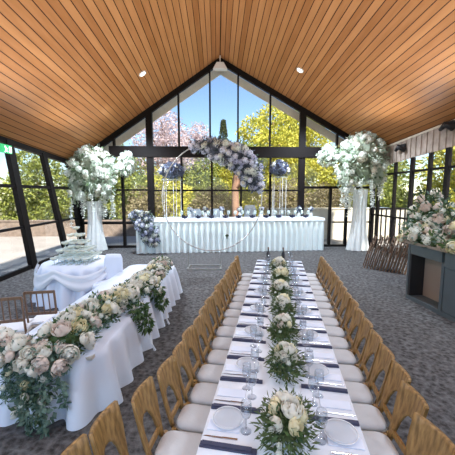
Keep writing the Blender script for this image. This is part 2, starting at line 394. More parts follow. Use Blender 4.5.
# right wall: board band, posts, rails
def ezr(v): return eR.z + SL * (VB - v)
mb = MB(); v = VB
i = 0
while v > 5.2:
    dpt = .03 if i % 2 else 0
    a = RW(UR + .02 - dpt, v - .07, 0)
    t = ezr(v) + .02; hgt = .72
    mb.box((a.x, a.y, t - hgt / 2), (.05, .128, hgt), rz=YAW); v -= .13; i += 1
struct(mb.build('wall_right', M['corr']))
mb = MB(); mb.bar(RW(UR - .02, VB, ezr(VB) - .02), RW(UR - .02, 5, ezr(5) - .02), .05, .06); struct(mb.build('trim_right_cornice', M['cream']))
for i, v in enumerate((12.0, 10.9, 9.95, 9.1, 8.4, 7.4, 6.2)):
    mb = MB(); mb.bar(RW(UR + .02, v, 0), RW(UR + .02, v, ezr(v) - .7), .09, .11 if i % 2 else .15, up=(0, 1, 0)); struct(mb.build('trim_right_post_%d' % (i + 1), M['black']))
for nm, z_, h in (('trim_right_rail_high', 2.95, .07), ('trim_right_rail_low', 1.35, .06), ('trim_right_sill', .06, .12)):
    mb = MB(); mb.bar(RW(UR + .02, VB, z_), RW(UR + .02, 5.2, z_), .07, h); struct(mb.build(nm, M['black']))
rv = [12.35, 10.9, 9.95, 9.1, 8.4, 7.4, 6.2]
for a, b in zip(rv[:-1], rv[1:]):
    mb = MB(); vs = [RW(UR + .02, a, .1), RW(UR + .02, b, .1), RW(UR + .02, b, ezr(b) - .72), RW(UR + .02, a, ezr(a) - .72)]; off = RW(.01, 0)
    mb.add(vs + [p + off for p in vs], [(0, 1, 2, 3), (7, 6, 5, 4)]); o = mb.build('window_%d' % wi, M['glass']); o['kind'] = 'structure'; wi += 1

# ================================================================== OUTSIDE
# low garden wall and terrace kerbs
def gwall(name, p0, p1, z0, z1, th, label, m='outwall', mc='cream'):
    mb = MB(); a = Vector((p0[0], p0[1], (z0 + z1) / 2)); b = Vector((p1[0], p1[1], (z0 + z1) / 2)); mb.bar(a, b, th, z1 - z0)
    o = mb.build(name, M[m], None); cap = MB(); cap.bar(a + Vector((0, 0, (z1 - z0) / 2 + .03)), b + Vector((0, 0, (z1 - z0) / 2 + .03)), th + .08, .06); cap.build('coping', M[mc], o)
    return tag(o, label, 'garden wall')
gwall('garden_wall', RW(2.5, 14.8), RW(16, 14.8), -.05, 1.45, .25, 'long cream garden wall beyond the glass doors on the right')
gwall('garden_wall', RW(-12.8, 16.3), RW(-3.0, 16.3), -.05, .75, .25, 'low brown garden wall beyond the glass behind the left columns', 'brick', 'brick')
gwall('garden_wall', RW(-13.0, 16.1), RW(-13.0, -2), -.05, .75, .25, 'low brown wall along the far edge of the left terrace', 'brick', 'brick')

leaf_cache = {}
def crown(blobs, n, L, wd):
    mb = MB(); tot = sum(b[3] * b[4] * b[5] for b in blobs)
    for b in blobs:
        for _ in range(int(n * b[3] * b[4] * b[5] / tot)):
            d = Vector((random.gauss(0, 1), random.gauss(0, 1), random.gauss(0, 1))).normalized(); r = random.uniform(.45, 1.05)
            p = Vector((b[0] + d.x * b[3] * r, b[1] + d.y * b[4] * r, b[2] + d.z * b[5] * r))
            dd = d + Vector((random.gauss(0, .7), random.gauss(0, .7), random.gauss(0, .7) - .3))
            mb.leaf(p, dd, L * random.uniform(.6, 1.3), wd * random.uniform(.7, 1.3))
    return mb
def tree(label, base, H, R, m, n=5000, L=.30, name='garden_tree', trunk=None, low=.25, bark='bark', cat='tree', airy=1.0):
    t = thing(name, label, cat, base, random.uniform(0, 6))
    tr = MB(); r0 = trunk or H * .022
    top = Vector((random.uniform(-.3, .3), random.uniform(-.3, .3), H * .72))
    path = [Vector((0, 0, -.1)), Vector((.1, .05, H * .2)), top * .6, top]
    tr.tube(path, [r0 * 1.2, r0, r0 * .7, r0 * .35], 8)
    blobs = []
    for k in range(11):
        a = k * 2.4; z = H * (low + (1 - low) * (k + .8) / 12.5); rr = R * (1 - .6 * abs((k / 10) - .35)) * .62
        c = Vector((math.cos(a) * rr * random.uniform(.5, 1), math.sin(a) * rr * random.uniform(.5, 1), z))
        s_ = R * random.uniform(.38, .55) * (1 - .35 * k / 10) * airy; blobs.append((c.x, c.y, c.z, s_, s_, s_ * .8))
        tr.tube([Vector((0, 0, max(.1, z - H * .18))), c * .5 + Vector((0, 0, z * .48)), c], [r0 * .45, r0 * .3, r0 * .12], 5)
    tr.build('trunk', M[bark], t, True)
    crown(blobs, n, L, L * .5).build('foliage', M[m], t)
    return t
def at(px, d, z=-.05):     # ground position under pixel column at depth d
    p = W(px, 200, d); return Vector((p.x, p.y, z))
tree('bare dusty pink tree behind the gable glass on the left', at(165, 22), 8.2, 3.1, 't_pnk', 7500, .19, low=.45)
tree('second dusty pink tree beside the blue sky', at(196, 26), 8.3, 2.4, 't_pnk', 5000, .19, low=.5)
tree('tall yellow green tree filling the right of the gable', at(273, 23), 9.3, 3.6, 't_yel', 15000, .26, low=.12)
tree('yellow green tree behind the right hand post', at(300, 27), 9.8, 3.6, 't_yel', 12000, .28, low=.15)
tree('yellow leafed tree behind the middle of the head table', at(228, 30), 7.2, 3.6, 't_yel', 8000, .28, low=.1)
tree('green tree behind the arch on the left side', at(195, 25), 5.2, 3.2, 't_grn', 8000, .26, low=.05)
tree('green bush behind the left hand tall flower stand', at(165, 21), 4.3, 2.6, 't_yel', 7000, .24, low=.02)
tree('mid green tree between left post and white flower column', at(132, 21), 5.6, 2.6, 't_grn', 7000, .24, low=.02)
tree('dark tree behind the left white flower column', at(95, 24), 7.0, 3.4, 't_drk', 7000, .28, low=.05)
tree('yellow green shrub right of the glass doors', at(338, 21), 5.8, 2.5, 't_yel', 8000, .24, low=.1)
tree('green tree behind the right white flower column', at(372, 25), 7.3, 3.4, 't_grn', 8000, .28, low=.05)
tree('brown green shrub low behind the head table centre', at(212, 19.5), 2.7, 2.0, 't_brn', 6000, .18, low=.02, cat='shrub', name='garden_shrub')
tree('brown green shrub low behind the right flower stand', at(285, 19.5), 3.2, 2.2, 't_brn', 6000, .18, low=.02, cat='shrub', name='garden_shrub')
tree('brown green shrub low behind the left flower stand', at(150, 19.5), 2.7, 2.2, 't_brn', 6000, .18, low=.02, cat='shrub', name='garden_shrub')
tree('olive shrub over the garden wall on the right', at(330, 19), 2.9, 1.9, 't_brn', 5000, .18, low=.02, cat='shrub', name='garden_shrub')
# conifer against the sky
t = thing('conifer', 'slim dark conifer rising against the blue sky', 'tree', at(223.5, 38)); mb = MB(); mb.tube([(0, 0, 0), (0, 0, 10.6)], [.25, .04], 6); mb.build('trunk', M['bark'], t)
mb = MB()
for _ in range(3500):
    z = random.uniform(2, 11.4); r = (11.5 - z) * .15 * random.uniform(.5, 1.1); a = random.uniform(0, 2 * PI)
    mb.leaf(Vector((r * math.cos(a), r * math.sin(a), z)), Vector((math.cos(a), math.sin(a), -.4)), .35, .14)
mb.build('foliage', M['t_drk'], t)
# gum trunk behind head table
t = thing('gum_tree', 'thick reddish gum tree trunk behind the head table', 'tree', at(235, 17.6)); mb = MB()
mb.tube([(0, 0, -.1), (.05, 0, 1.2), (.0, .05, 2.6), (.1, 0, 3.6), (.1, 0, 4.4)], [.30, .24, .21, .18, .10], 10); mb.tube([(.05, 0, 2.6), (.7, .3, 3.6), (1.2, .3, 4.4)], [.17, .11, .05], 7); mb.build('trunk', M['ebark'], t, True)
crown([(.2, 0, 4.6, 1.4, 1.2, .6), (1.3, .3, 4.6, .9, .9, .5), (-.9, 0, 4.5, .9, .9, .5)], 2600, .2, .07).build('foliage', M['t_grn'], t)
# left garden, seen through the leaning wall
LT_ = [(-17.5, 20, 7.2, 3.2, 't_drk', 'dark tree beyond the left terrace nearest the corner'), (-17.0, 15.2, 5.0, 2.8, 't_yel', 'yellow green bush beyond the left terrace, middle panes'),
       (-19, 11.5, 7.8, 3.5, 't_drk', 'dark tall tree beyond the leftmost panes'), (-17, 9.5, 4.6, 2.8, 't_yel', 'yellow green bush beyond the leftmost panes'),
       (-20, 16.5, 8.0, 3.2, 't_drk', 'dark tall tree behind the middle left panes'), (-12, 21, 5.2, 2.7, 't_grn', 'green tree behind the left corner post'),
       (-16.6, 17.8, 3.4, 2.2, 't_brn', 'brown shrub over the left terrace wall'), (-17.5, 6.0, 6.0, 3.0, 't_grn', 'green tree left of the leftmost pane')]
for u, v, H, R, m, lb in LT_:
    p = RW(u, v, -.05); tree(lb, p, H, R, m, 7000, .27, low=.03)
for u, v, H, R, m, lb in [(14.5, 17, 6.5, 3.4, 't_yel', 'yellow green tree behind the railing on the right'), (13.8, 11.5, 5.6, 3.0, 't_yel', 'yellow green bamboo like tree beyond the right wall windows'),
                          (16, 8, 6.6, 3.3, 't_grn', 'green tree beyond the rightmost window'), (18, 14, 9.5, 3.8, 't_drk', 'dark tree behind the right wall windows'), (11.6, 12.6, 5.6, 2.0, 't_yel', 'slim yellow green tree just outside the right windows'), (15, 14.5, 7.6, 3.0, 't_yel', 'tall yellow green tree behind the right wall windows'), (10.5, 20, 6.2, 3.0, 't_grn', 'green tree in the far right garden corner')]:
    tree(lb, RW(u, v, -.05), H, R, m, 8000, .26, low=.03)
# railing outside right with parked car beyond
t = thing('railing', 'dark slatted railing outside behind the stacked chairs', 'railing', RW(0, 0)); base = G(377, 246); v0 = toroom(base)
r0, r1 = RW(7.0, 13.3), RW(9.6, 13.3)
mb = MB(); mb.bar(r0 + Vector((0, 0, 1.55)), r1 + Vector((0, 0, 1.55)), .09, .07); mb.bar(r0 + Vector((0, 0, .12)), r1 + Vector((0, 0, .12)), .06, .05); mb.build('rail', M['black'], t)
for k in range(13):
    p = r0.lerp(r1, k / 12); mb = MB(); mb.bar(p + Vector((0, 0, -.05)), p + Vector((0, 0, 1.55)), .05, .05); mb.build('baluster', M['black'], t)
t = thing('car', 'pale blue parked car beyond the dark railing', 'car', RW(9.6, 17.6, -.05), YAW)
mb = MB()
prof = [(-2.1, .35), (-2.15, .8), (-1.5, .95), (-.9, 1.42), (.7, 1.45), (1.4, 1.0), (2.1, .85), (2.15, .35)]
n_ = len(prof); vs = [(x, -.8, z) for x, z in prof] + [(x, .8, z) for x, z in prof]
mb.add(vs, [tuple(range(n_)), tuple(range(2 * n_ - 1, n_ - 1, -1))] + [(i, i + n_, (i + 1) % n_ + n_, (i + 1) % n_) for i in range(n_)]); bevel(mb.build('body', M['car'], t), .06)
mb = MB(); mb.add([(-1.35, -.81, .98), (1.2, -.81, .98), (.65, -.81, 1.36), (-.85, -.81, 1.36)], [(0, 1, 2, 3)]); mb.build('side_window', M['blackp'], t)
for x in (-1.35, 1.35):
    for y in (-.78, .78):
        mb = MB(); mb.lathe([(.33, -.1), (.33, .1), (.2, .12)], 18, Matrix.Translation((x, y, .33)) @ Matrix.Rotation(PI / 2, 4, 'X')); mb.build('wheel', M['rubber'], t)

# ================================================================== FLOWER MESHES
def rose_mesh(m, layers=4, name='rose'):
    mb = MB(); mb.ell((0, 0, .25), (.25, .25, .3), 8, 5); nu = nt = 4
    for k in range(layers):
        t_ = k / (layers - 1); npet = 3 + k; R_ = .42 + .52 * t_; top = .84 - .26 * t_
        for i in range(npet):
            ang = 2 * PI * i / npet + k * .9; wid = PI / npet * 1.3; vs = []; fs = []
            for j in range(nt):
                t = j / (nt - 1); th = PI * (.12 + (top - .12) * t); w_ = wid * (1 - .45 * t * t)
                for q_ in range(nu):
                    u = q_ / (nu - 1) * 2 - 1; a = ang + u * w_; rr = R_ * math.sin(th) * (1 + .10 * t * (1 - u * u)) + .05 * (i % 2)
                    vs.append((rr * math.cos(a), rr * math.sin(a), .12 - R_ * .9 * math.cos(th) - .10 * u * u * t))
            for j in range(nt - 1):
                for q_ in range(nu - 1): o = j * nu + q_; fs.append((o, o + 1, o + nu + 1, o + nu))
            mb.add(vs, fs)
    return mb.mesh(name, M[m], True)
def blossom_mesh(m, name='blossom', n=26, rad=.16):      # a round head of many small florets
    mb = MB(); mb.ell((0, 0, 0), (.6, .6, .5), 8, 5)
    for i in range(n):
        z = 1 - 1.7 * (i + .5) / n; a = i * 2.4; r = math.sqrt(max(0, 1 - z * z)); d = Vector((r * math.cos(a), r * math.sin(a), z)); p = d * random.uniform(.68, .95)
        x = d.orthogonal().normalized(); y = d.cross(x); s_ = random.uniform(.24, .34)
        for q_ in range(4):
            a2 = q_ * PI / 2 + i; c = x * math.cos(a2) + y * math.sin(a2); e = d.cross(c)
            mb.add([p, p + (c + e * .6) * s_ * .8 + d * .06, p + c * s_ * 1.2 + d * .1, p + (c - e * .6) * s_ * .8 + d * .06], [(0, 1, 2, 3)])
    return mb.mesh(name, M[m], False)
RW_, RC, RB, RL = rose_mesh('rose_w'), rose_mesh('rose_c'), rose_mesh('rose_b'), rose_mesh('rose_l')
BW, BL, BN = blossom_mesh('bl_w'), blossom_mesh('bl_l'), blossom_mesh('bl_n')
def rdir(): return Vector((random.gauss(0, 1), random.gauss(0, 1), random.gauss(0, 1))).normalized()
def flowers(root, blobs, kinds, n, sz, sep=.8, zmin=-.35, name='rose', over=1.0, front=0, low=None):
    pts = []; tries = 0; wts = [b[3] * b[4] + b[4] * b[5] + b[3] * b[5] for b in blobs]
    while len(pts) < n and tries < n * 60:
        tries += 1; b = random.choices(blobs, wts)[0]; d = rdir()
        if d.z < zmin: continue
        if front and d.y > .5 and random.random() < front: continue
        p = Vector((b[0] + d.x * b[3] * over, b[1] + d.y * b[4] * over, b[2] + d.z * b[5] * over))
        s_ = sz * random.uniform(.75, 1.2)
        if low is not None and p.z < low + s_ * .6: continue
        if any((p - q_).length < sep * (s_ + r) for q_, r in pts): continue
        pts.append((p, s_))
        nd = Vector((d.x / b[3], d.y / b[4], d.z / b[5])).normalized() + rdir() * .25
        place(random.choice(kinds), name, root, p, nd.to_track_quat('Z', 'Y'), s_)
def foliage(root, blobs, n, L, wd, m, droop=.3, core='leaf_d', out=(.6, 1.15), name='foliage', corer=.62, zmin=None):
    mb = MB(); tot = sum(b[3] * b[4] + b[4] * b[5] + b[3] * b[5] for b in blobs)
    if corer:
        for b in blobs: mb.ell(b[:3], (b[3] * corer, b[4] * corer, b[5] * corer), 9, 6, .15)
    for b in blobs:
        k = int(n * (b[3] * b[4] + b[4] * b[5] + b[3] * b[5]) / tot)
        for _ in range(k):
            d = rdir(); r = random.uniform(*out); p = Vector((b[0] + d.x * b[3] * r, b[1] + d.y * b[4] * r, b[2] + d.z * b[5] * r))
            if zmin is not None and p.z < zmin: continue
            dd = d + rdir() * .7 - Vector((0, 0, droop)); 
            if zmin is not None and p.z < zmin + L: dd.z = abs(dd.z) * .4
            mb.leaf(p, dd, L * random.uniform(.6, 1.3), wd * random.uniform(.7, 1.3))
    o = mb.build(name, M[m], root); o['kind'] = 'stuff'; return o
def strands(root, tops, ln, m, leafL, leafW, name='trailing_stem', n=14):
    for p in tops:
        mb = MB(); p = Vector(p); d = Vector((random.uniform(-.12, .12), random.uniform(-.12, .12), -1)); q_ = p.copy(); pts = [q_.copy()]; L_ = ln * random.uniform(.6, 1.15)
        for k in range(n):
            q_ = q_ + d * (L_ / n) + Vector((random.uniform(-1, 1), random.uniform(-1, 1), 0)) * L_ * .012; pts.append(q_.copy())
            for s_ in (-1, 1): mb.leaf(q_, Vector((s_ * random.uniform(.4, 1), random.uniform(-1, 1), random.uniform(-.6, .2))), leafL * random.uniform(.7, 1.2), leafW)
        mb.tube(pts, leafW * .08 + .002, 4); mb.build(name, M[m], root)

# ================================================================== FABRIC
def rounded_rect(L, Wd, r, n):
    """closed outline with n points, centred; returns (point, outward normal)"""
    segs = []; hx, hy = L / 2 - r, Wd / 2 - r; per = 2 * (2 * hx + 2 * hy) + 2 * PI * r; out = []
    parts = [('l', Vector((-hx, -hy - r)), Vector((hx, -hy - r)), Vector((0, -1))), ('a', Vector((hx, -hy)), -PI / 2), ('l', Vector((hx + r, -hy)), Vector((hx + r, hy)), Vector((1, 0))), ('a', Vector((hx, hy)), 0),
             ('l', Vector((hx, hy + r)), Vector((-hx, hy + r)), Vector((0, 1))), ('a', Vector((-hx, hy)), PI / 2), ('l', Vector((-hx - r, hy)), Vector((-hx - r, -hy)), Vector((-1, 0))), ('a', Vector((-hx, -hy)), PI)]
    for p in parts:
        if p[0] == 'l':
            ln = (p[2] - p[1]).length; k = max(1, round(n * ln / per))
            for i in range(k): out.append((p[1].lerp(p[2], i / k), p[3]))
        else:
            k = max(2, round(n * (PI / 2 * r) / per))
            for i in range(k):
                a = p[2] + PI / 2 * i / k; d = Vector((math.cos(a), math.sin(a))); out.append((p[1] + d * r, d))
    return out, per
def drape(L, Wd, H, drop, folds, amp, flare, r=.04, n=420, sharp=False, seed=1, rows=8, uneven=.3):
    """cloth over a table: flat top at z = H and a skirt with folds that deepen downward"""
    out, per = rounded_rect(L, Wd, r, n); rnd = random.Random(seed); N = len(out); vs = []; fs = []
    ph = [rnd.uniform(0, 6.28) for _ in range(4)]
    for j in range(rows + 1):
        t = j / rows
        for i, (p, d) in enumerate(out):
            s_ = i / N; a = 2 * PI * folds * s_
            if sharp: w_ = abs(((folds * s_) % 1) * 2 - 1) * 2 - 1
            else: w_ = math.sin(a + uneven * 2.2 * math.sin(2 * PI * 3 * s_ + ph[0]) + uneven * 1.5 * math.sin(2 * PI * 7 * s_ + ph[1])) * (1 + uneven * math.sin(2 * PI * 5 * s_ + ph[2]))
            o_ = flare * t + amp * (w_ + 1) * .5 * (t ** .6 if not sharp else min(1, t * 5)) + .004
            q_ = p + d * o_; vs.append((q_.x, q_.y, H - drop * t - .012 * (1 - (1 - min(1, t * 6)) ** 2) * 0))
    for j in range(rows):
        for i in range(N):
            i2 = (i + 1) % N; fs.append((j * N + i, (j + 1) * N + i, (j + 1) * N + i2, j * N + i2))
    fs.append(tuple(range(N)))
    mb = MB(); mb.add(vs, fs); return mb

# ================================================================== LONG DINING TABLE
TH = .75
pN = Vector((.36, 1.82)); pF = Vector((1.13, 6.44)); ax = (pF - pN).normalized(); TA = math.atan2(ax.y, ax.x)   # local x runs away from the camera
T0 = pN - ax * .62; TL = (pF - T0).length; TW = .95
def LTw(s, t, z=0): # s metres from the near end, t metres to the RIGHT of the centre line
    p = T0 + ax * s + Vector((ax.y, -ax.x)) * t; return Vector((p.x, p.y, z))
mid = LTw(TL / 2, 0)
t = thing('dining_table', 'long narrow banquet table under the white cloth between two rows of wooden chairs', 'table', mid, TA)
mb = MB(); mb.box((0, 0, TH - .02), (TL - .04, TW - .04, .03)); mb.build('tabletop', M['whitewood'], t)
for sx in (-1, 0, 1):
    for sy in (-1, 1):
        mb = MB(); mb.box((sx * (TL / 2 - .18), sy * .30, (TH - .035) / 2), (.05, .05, TH - .035)); mb.build('leg', M['metal'], t)
c = drape(TL, TW, TH + .004, .20, 46, .02, .01, .02, 500).build('tablecloth', M['cloth'], None, True, mid, TA)
tag(c, 'white cloth laid over the long banquet table with a short overhang', 'tablecloth')
tv = TH + .005
# chair model, faces local +x, width along y
def make_chair():
    root = thing('dining_chair', '', 'chair'); hw = .14
    mb = MB(); mb.box((.0, 0, .435), (.34, 2 * hw - .05, .025)); bevel(mb.build('seat', M['wood'], root), .01)
    # cushion: rounded, slightly domed
    mb = MB(); prof = []
    out, _ = rounded_rect(.36, 2 * hw - .03, .075, 40); N = len(out); vs = []; fs = []
    for r_, z in ((-.02, .449), (0, .457), (.006, .475), (-.002, .493), (-.025, .503), (-.055, .508)):
        for p, d in out: q_ = p + d * r_; vs.append((q_.x + .01, q_.y, z))
    for j in range(5):
        for i in range(N): fs.append((j * N + i, j * N + (i + 1) % N, (j + 1) * N + (i + 1) % N, (j + 1) * N + i))
    fs += [tuple(range(N))[::-1], tuple(5 * N + i for i in range(N))]
    mb.add(vs, fs); cu = mb.build('cushion', M['cushion'], root, True)
    mb = MB(); mb.tube([(p.x + d.x * .008 + .01, p.y + d.y * .008, .462) for p, d in out], .004, 5, True); mb.build('piping', M['piping'], cu)
    # backrest: moulded ply sheet, solid at the top, arched opening below
    def sx(y, z): return -.17 - (z - .44) * .22 - .04 * (1 - (y / hw) ** 2) * min(1, (z - .44) / .25)
    mb = MB(); NU = 15; NZ = 9; vs = []; fs = []
    for side in (0, 1):
        for i in range(NU):
            y = (i / (NU - 1) * 2 - 1); half = hw * 1.02
            zt = .865 + .015 * y * y
            zb_ = .60 + .10 * math.sqrt(max(0, 1 - min(1, abs(y) / .58) ** 2)) if abs(y) < .58 else .46
            for j in range(NZ):
                z = zb_ + (zt - zb_) * j / (NZ - 1); wd = half * (.80 + .2 * min(1, (z - .44) / .3)); yy = y * wd
                vs.append((sx(yy, z) - side * .022, yy, z))
    o_ = NU * NZ
    for i in range(NU - 1):
        for j in range(NZ - 1):
            a = i * NZ + j; fs.append((a, a + NZ, a + NZ + 1, a + 1)); fs.append((a + o_ + 1, a + NZ + 1 + o_, a + NZ + o_, a + o_))
        a = i * NZ; fs.append((a, a + o_, a + NZ + o_, a + NZ)); a += NZ - 1; fs.append((a, a + NZ, a + NZ + o_, a + o_))
    for a0 in (0, (NU - 1) * NZ):
        for j in range(NZ - 1): a = a0 + j; fs.append((a, a + 1, a + 1 + o_, a + o_))
    mb.add(vs, fs); mb.build('backrest', M['wood'], root, True)
    # lower rail across the opening
    mb = MB(); mb.bar((-.205, -.105, .52), (-.205, .105, .52), .018, .045); mb.build('back_rail', M['wood'], root)
    for s_ in (-1, 1):
        mb = MB(); mb.tube([(.15, s_ * .115, 0), (.145, s_ * .115, .43)], [.013, .018], 6); mb.build('leg', M['wood'], root)
        mb = MB(); mb.tube([(-.22, s_ * .115, 0), (-.165, s_ * .115, .3), (-.17, s_ * .13, .47)], [.013, .018, .018], 6); mb.build('leg', M['wood'], root)
        mb = MB(); mb.tube([(.147, s_ * .115, .2), (-.185, s_ * .115, .2)], .009, 6); mb.build('stretcher', M['wood'], root)
    return root
chair0 = make_chair(); used = [False]
def put_chair(p, rz, label, group):
    c_ = chair0 if not used[0] else copy_tree(chair0); used[0] = True
    c_.location = (p.x, p.y, 0); c_.rotation_euler = (0, 0, rz); c_['label'] = label; c_['group'] = group; return c_
NCH = 16; pitch = .318; s0 = .42
def inv(px, py, z):   # table coordinates of a pixel at height z
    p = G(px, py, z); d = Vector((p.x, p.y)) - T0; return d.dot(ax), d.dot(Vector((ax.y, -ax.x)))
LS = [(.0, -.80, .02), (.28, -.78, .04), (.55, -.67, 0)] + [(.84 + k * .295, -.60, 0) for k in range(15)]
RS = [(.40, .58, .30), (.78, .60, .10), (1.07, .62, .0)] + [(1.36 + k * .295, .61, 0) for k in range(14)]
for rows_, sd in ((LS, 'left'), (RS, 'right')):
    for i, (s_, off, rot) in enumerate(rows_):
        rz = (TA - PI / 2) if sd == 'left' else (TA + PI / 2)
        if sd == 'left': rz += PI
        jit = random.uniform(-.03, .03)
        put_chair(LTw(s_ + random.uniform(-.008, .008), off + random.uniform(-.015, .015)), (TA - PI / 2 if sd == 'left' else TA + PI / 2) + rot + jit,
                  'wooden chair with ivory cushion, %s from the camera in the %s row' % (ORD[i], sd), 'wooden chairs along the %s side of the long table' % sd)

# place settings --------------------------------------------------
plate0 = thing('glass_plate', '', 'plate'); 
mb = MB(); mb.lathe([(.0, .003), (.055, .003), (.09, .012), (.115, .018), (.117, .021), (.09, .016), (.055, .008), (.0, .008)], 28, cap=False); mb.build('dish', M['plateg'], plate0, True)
mb = MB(); mb.lathe([(.114, .017), (.119, .0185), (.119, .022), (.114, .021), (.114, .017)], 28, cap=False); mb.build('rim', M['white'], plate0, True)
glass0 = thing('wine_glass', '', 'glass')
mb = MB(); mb.lathe([(.034, 0), (.034, .003), (.006, .008), (.004, .08)], 14); mb.build('stem', M['clear'], glass0, True)
mb = MB(); mb.lathe([(.004, .08), (.026, .10), (.036, .135), (.034, .17), (.030, .195), (.0285, .195), (.032, .17), (.034, .135), (.024, .102), (.0, .084)], 14, cap=False); mb.build('bowl', M['clear'], glass0, True)
nap_me = MB(); nap_me.box((0, 0, .006), (.036, .33, .012)); nap_me.box((.004, .01, .015), (.028, .29, .007)); nap_me = nap_me.mesh('napkin', M['navy'])
card_me = MB(); card_me.box((0, 0, .0035), (.085, .2, .005)); card_me = card_me.mesh('white_napkin', M['cloth_blue'])
knife0 = thing('table_knife', '', 'knife')
mb = MB(); mb.box((0, -.045, .003), (.012, .09, .005)); mb.build('handle', M['metal'], knife0)
mb = MB(); mb.add([(-.007, 0, .001), (.007, 0, .001), (.006, .10, .001), (-.002, .12, .001), (-.007, 0, .004), (.007, 0, .003), (.006, .10, .003), (-.002, .12, .003)], [(3, 2, 1, 0), (4, 5, 6, 7), (0, 1, 5, 4), (1, 2, 6, 5), (2, 3, 7, 6), (3, 0, 4, 7)]); mb.build('blade', M['metal'], knife0)
cnt = {}
def put(proto, p, rz, label, group):
    k = proto.name; o = proto if k not in cnt else copy_tree(proto); cnt[k] = 1
    o.location = p; o.rotation_euler = (0, 0, rz); o['label'] = label; o['group'] = group; return o
for i in range(NCH):
    for side in (-1, 1):
        sd = 'left' if side < 0 else 'right'; s_ = s0 + i * pitch; who = '%s setting on %s side' % (ORD[i], sd)
        ra = TA + random.uniform(-.04, .04) - (PI if side > 0 else 0)
        o = bpy.data.objects.new('navy_napkin', nap_me); C.objects.link(o); o.location = LTw(s_ - .115, side * .31, tv); o.rotation_euler = (0, 0, ra)
        tag(o, 'dark navy folded napkin across the table edge, ' + who, 'napkin', 'navy napkins on the long table')
        o = bpy.data.objects.new('white_napkin', card_me); C.objects.link(o); o.location = LTw(s_ + .045, side * .36, tv); o.rotation_euler = (0, 0, ra)
        tag(o, 'pale folded linen on the cloth, ' + who, 'napkin', 'pale linen squares on the long table')
        put(knife0, LTw(s_ - .045, side * .355, tv), TA + (PI if side > 0 else 0), 'silver table knife, ' + who, 'knives on the long table')
        if i % 2 == 0:
            put(plate0, LTw(s_ + .10, side * (.345 if i == 0 else .28), tv + .005), 0, 'clear glass plate with white rim, ' + who, 'glass plates on the long table').scale = (.85, .85, .85)
        put(glass0, LTw(s_ + .03, side * .215 + random.uniform(-.01, .01), tv), 0, 'stemmed clear wine glass, ' + who, 'wine glasses on the long table')
        if i % 2: put(glass0, LTw(s_ + .12, side * .26, tv), 0, 'extra stemmed glass set towards the edge, ' + who, 'wine glasses on the long table')
# centrepieces
cps = [(287, 424, .17, 8, .05, 'cream', 'largest cream rose centrepiece nearest the camera'), (290, 362, .14, 5, .042, 'cream', 'cream rose centrepiece second from the camera end'),
       (283, 330, .14, 5, .042, 'blush', 'third centrepiece from the camera with ivory blooms'), (285, 308, .14, 4, .045, 'cream', 'fourth centrepiece from the camera on the table runner of flowers'),
       (281, 291, .15, 4, .05, 'white', 'fifth centrepiece from the camera with white blooms'), (281, 277, .17, 4, .055, 'cream', 'sixth centrepiece from the camera'),
       (279, 266, .18, 4, .06, 'white', 'furthest green centrepiece at the far end of the long table')]
for px, py, R, n, sz, kind, lb in cps:
    s_, t_ = inv(px, py, TH + .1); r = thing('rose_centrepiece', lb, 'flower arrangement', LTw(s_, max(-.03, min(.03, t_)), tv), TA, 'rose centrepieces along the long table')
    bl = [(0, 0, .09, R * (1.15 if px == 287 else 1.5), R * .8, .08), (-.06, .03, .13, R * .6, R * .5, .07), (.08, -.02, .12, R * .6, R * .5, .07)]
    foliage(r, bl, 900, .055, .012, 'fern', .0, zmin=.012, out=(.6, 1.3), corer=.6); foliage(r, bl, 160, .045, .024, 'leaf', .1, corer=0, name='broad_leaves', zmin=.012)
    bl2 = [(0, 0, .15, R * .8, R * .55, .085)]
    flowers(r, bl2, {'cream': [RC, RW_], 'blush': [RB, RC, RW_], 'white': [RW_, RC]}[kind], n + 4, sz * 1.12, .74, .15)
    flowers(r, bl, [BW], 10, .016, .8, .0, 'filler_blossom', 1.15)
# dark bottles at the far end
for k, (px, lb) in enumerate(((268, 'dark wine bottle at the far end of the long table, left one'), (283, 'dark wine bottle at the far end of the long table, right one'))):
    s_, t_ = inv(px, 262, TH); t = thing('wine_bottle', lb, 'bottle', LTw(TL - .06 - .0, t_, tv), 0, 'bottles at the table end')
    mb = MB(); mb.lathe([(.037, 0), (.037, .16), (.030, .19), (.014, .22), (.013, .27)], 14); mb.build('glass_body', M['blackp'], t, True)
    mb = MB(); mb.lathe([(.015, .262), (.015, .30)], 12); mb.build('capsule', M['darkwood'], t)

# ================================================================== LEFT FLOWER TABLE
FH = .62
fn, ff = Vector((-1.30, 2.74)), Vector((-1.16, 6.60)); fax = (ff - fn).normalized(); FA = math.atan2(fax.y, fax.x); FL = (ff - fn).length; FW = 1.0
def FT(s, t, z=0): p = fn + fax * s + Vector((fax.y, -fax.x)) * t; return Vector((p.x, p.y, z))   # t negative = left of the long front edge
fc = FT(FL / 2, -FW / 2)
t = thing('flower_table', 'long table hidden under floor length white cloth on the left', 'table', fc, FA)
mb = MB(); mb.box((0, 0, FH - .02), (FL - .05, FW - .05, .03)); mb.build('tabletop', M['whitewood'], t)
for sx in (-1, 1):
    for sy in (-1, 1): mb = MB(); mb.box((sx * (FL / 2 - .15), sy * .36, (FH - .035) / 2), (.05, .05, FH - .035)); mb.build('leg', M['metal'], t)
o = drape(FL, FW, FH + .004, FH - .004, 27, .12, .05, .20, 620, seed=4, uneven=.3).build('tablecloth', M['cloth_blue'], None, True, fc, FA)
tag(o, 'floor length white cloth with deep loose folds under the rose garland', 'tablecloth')
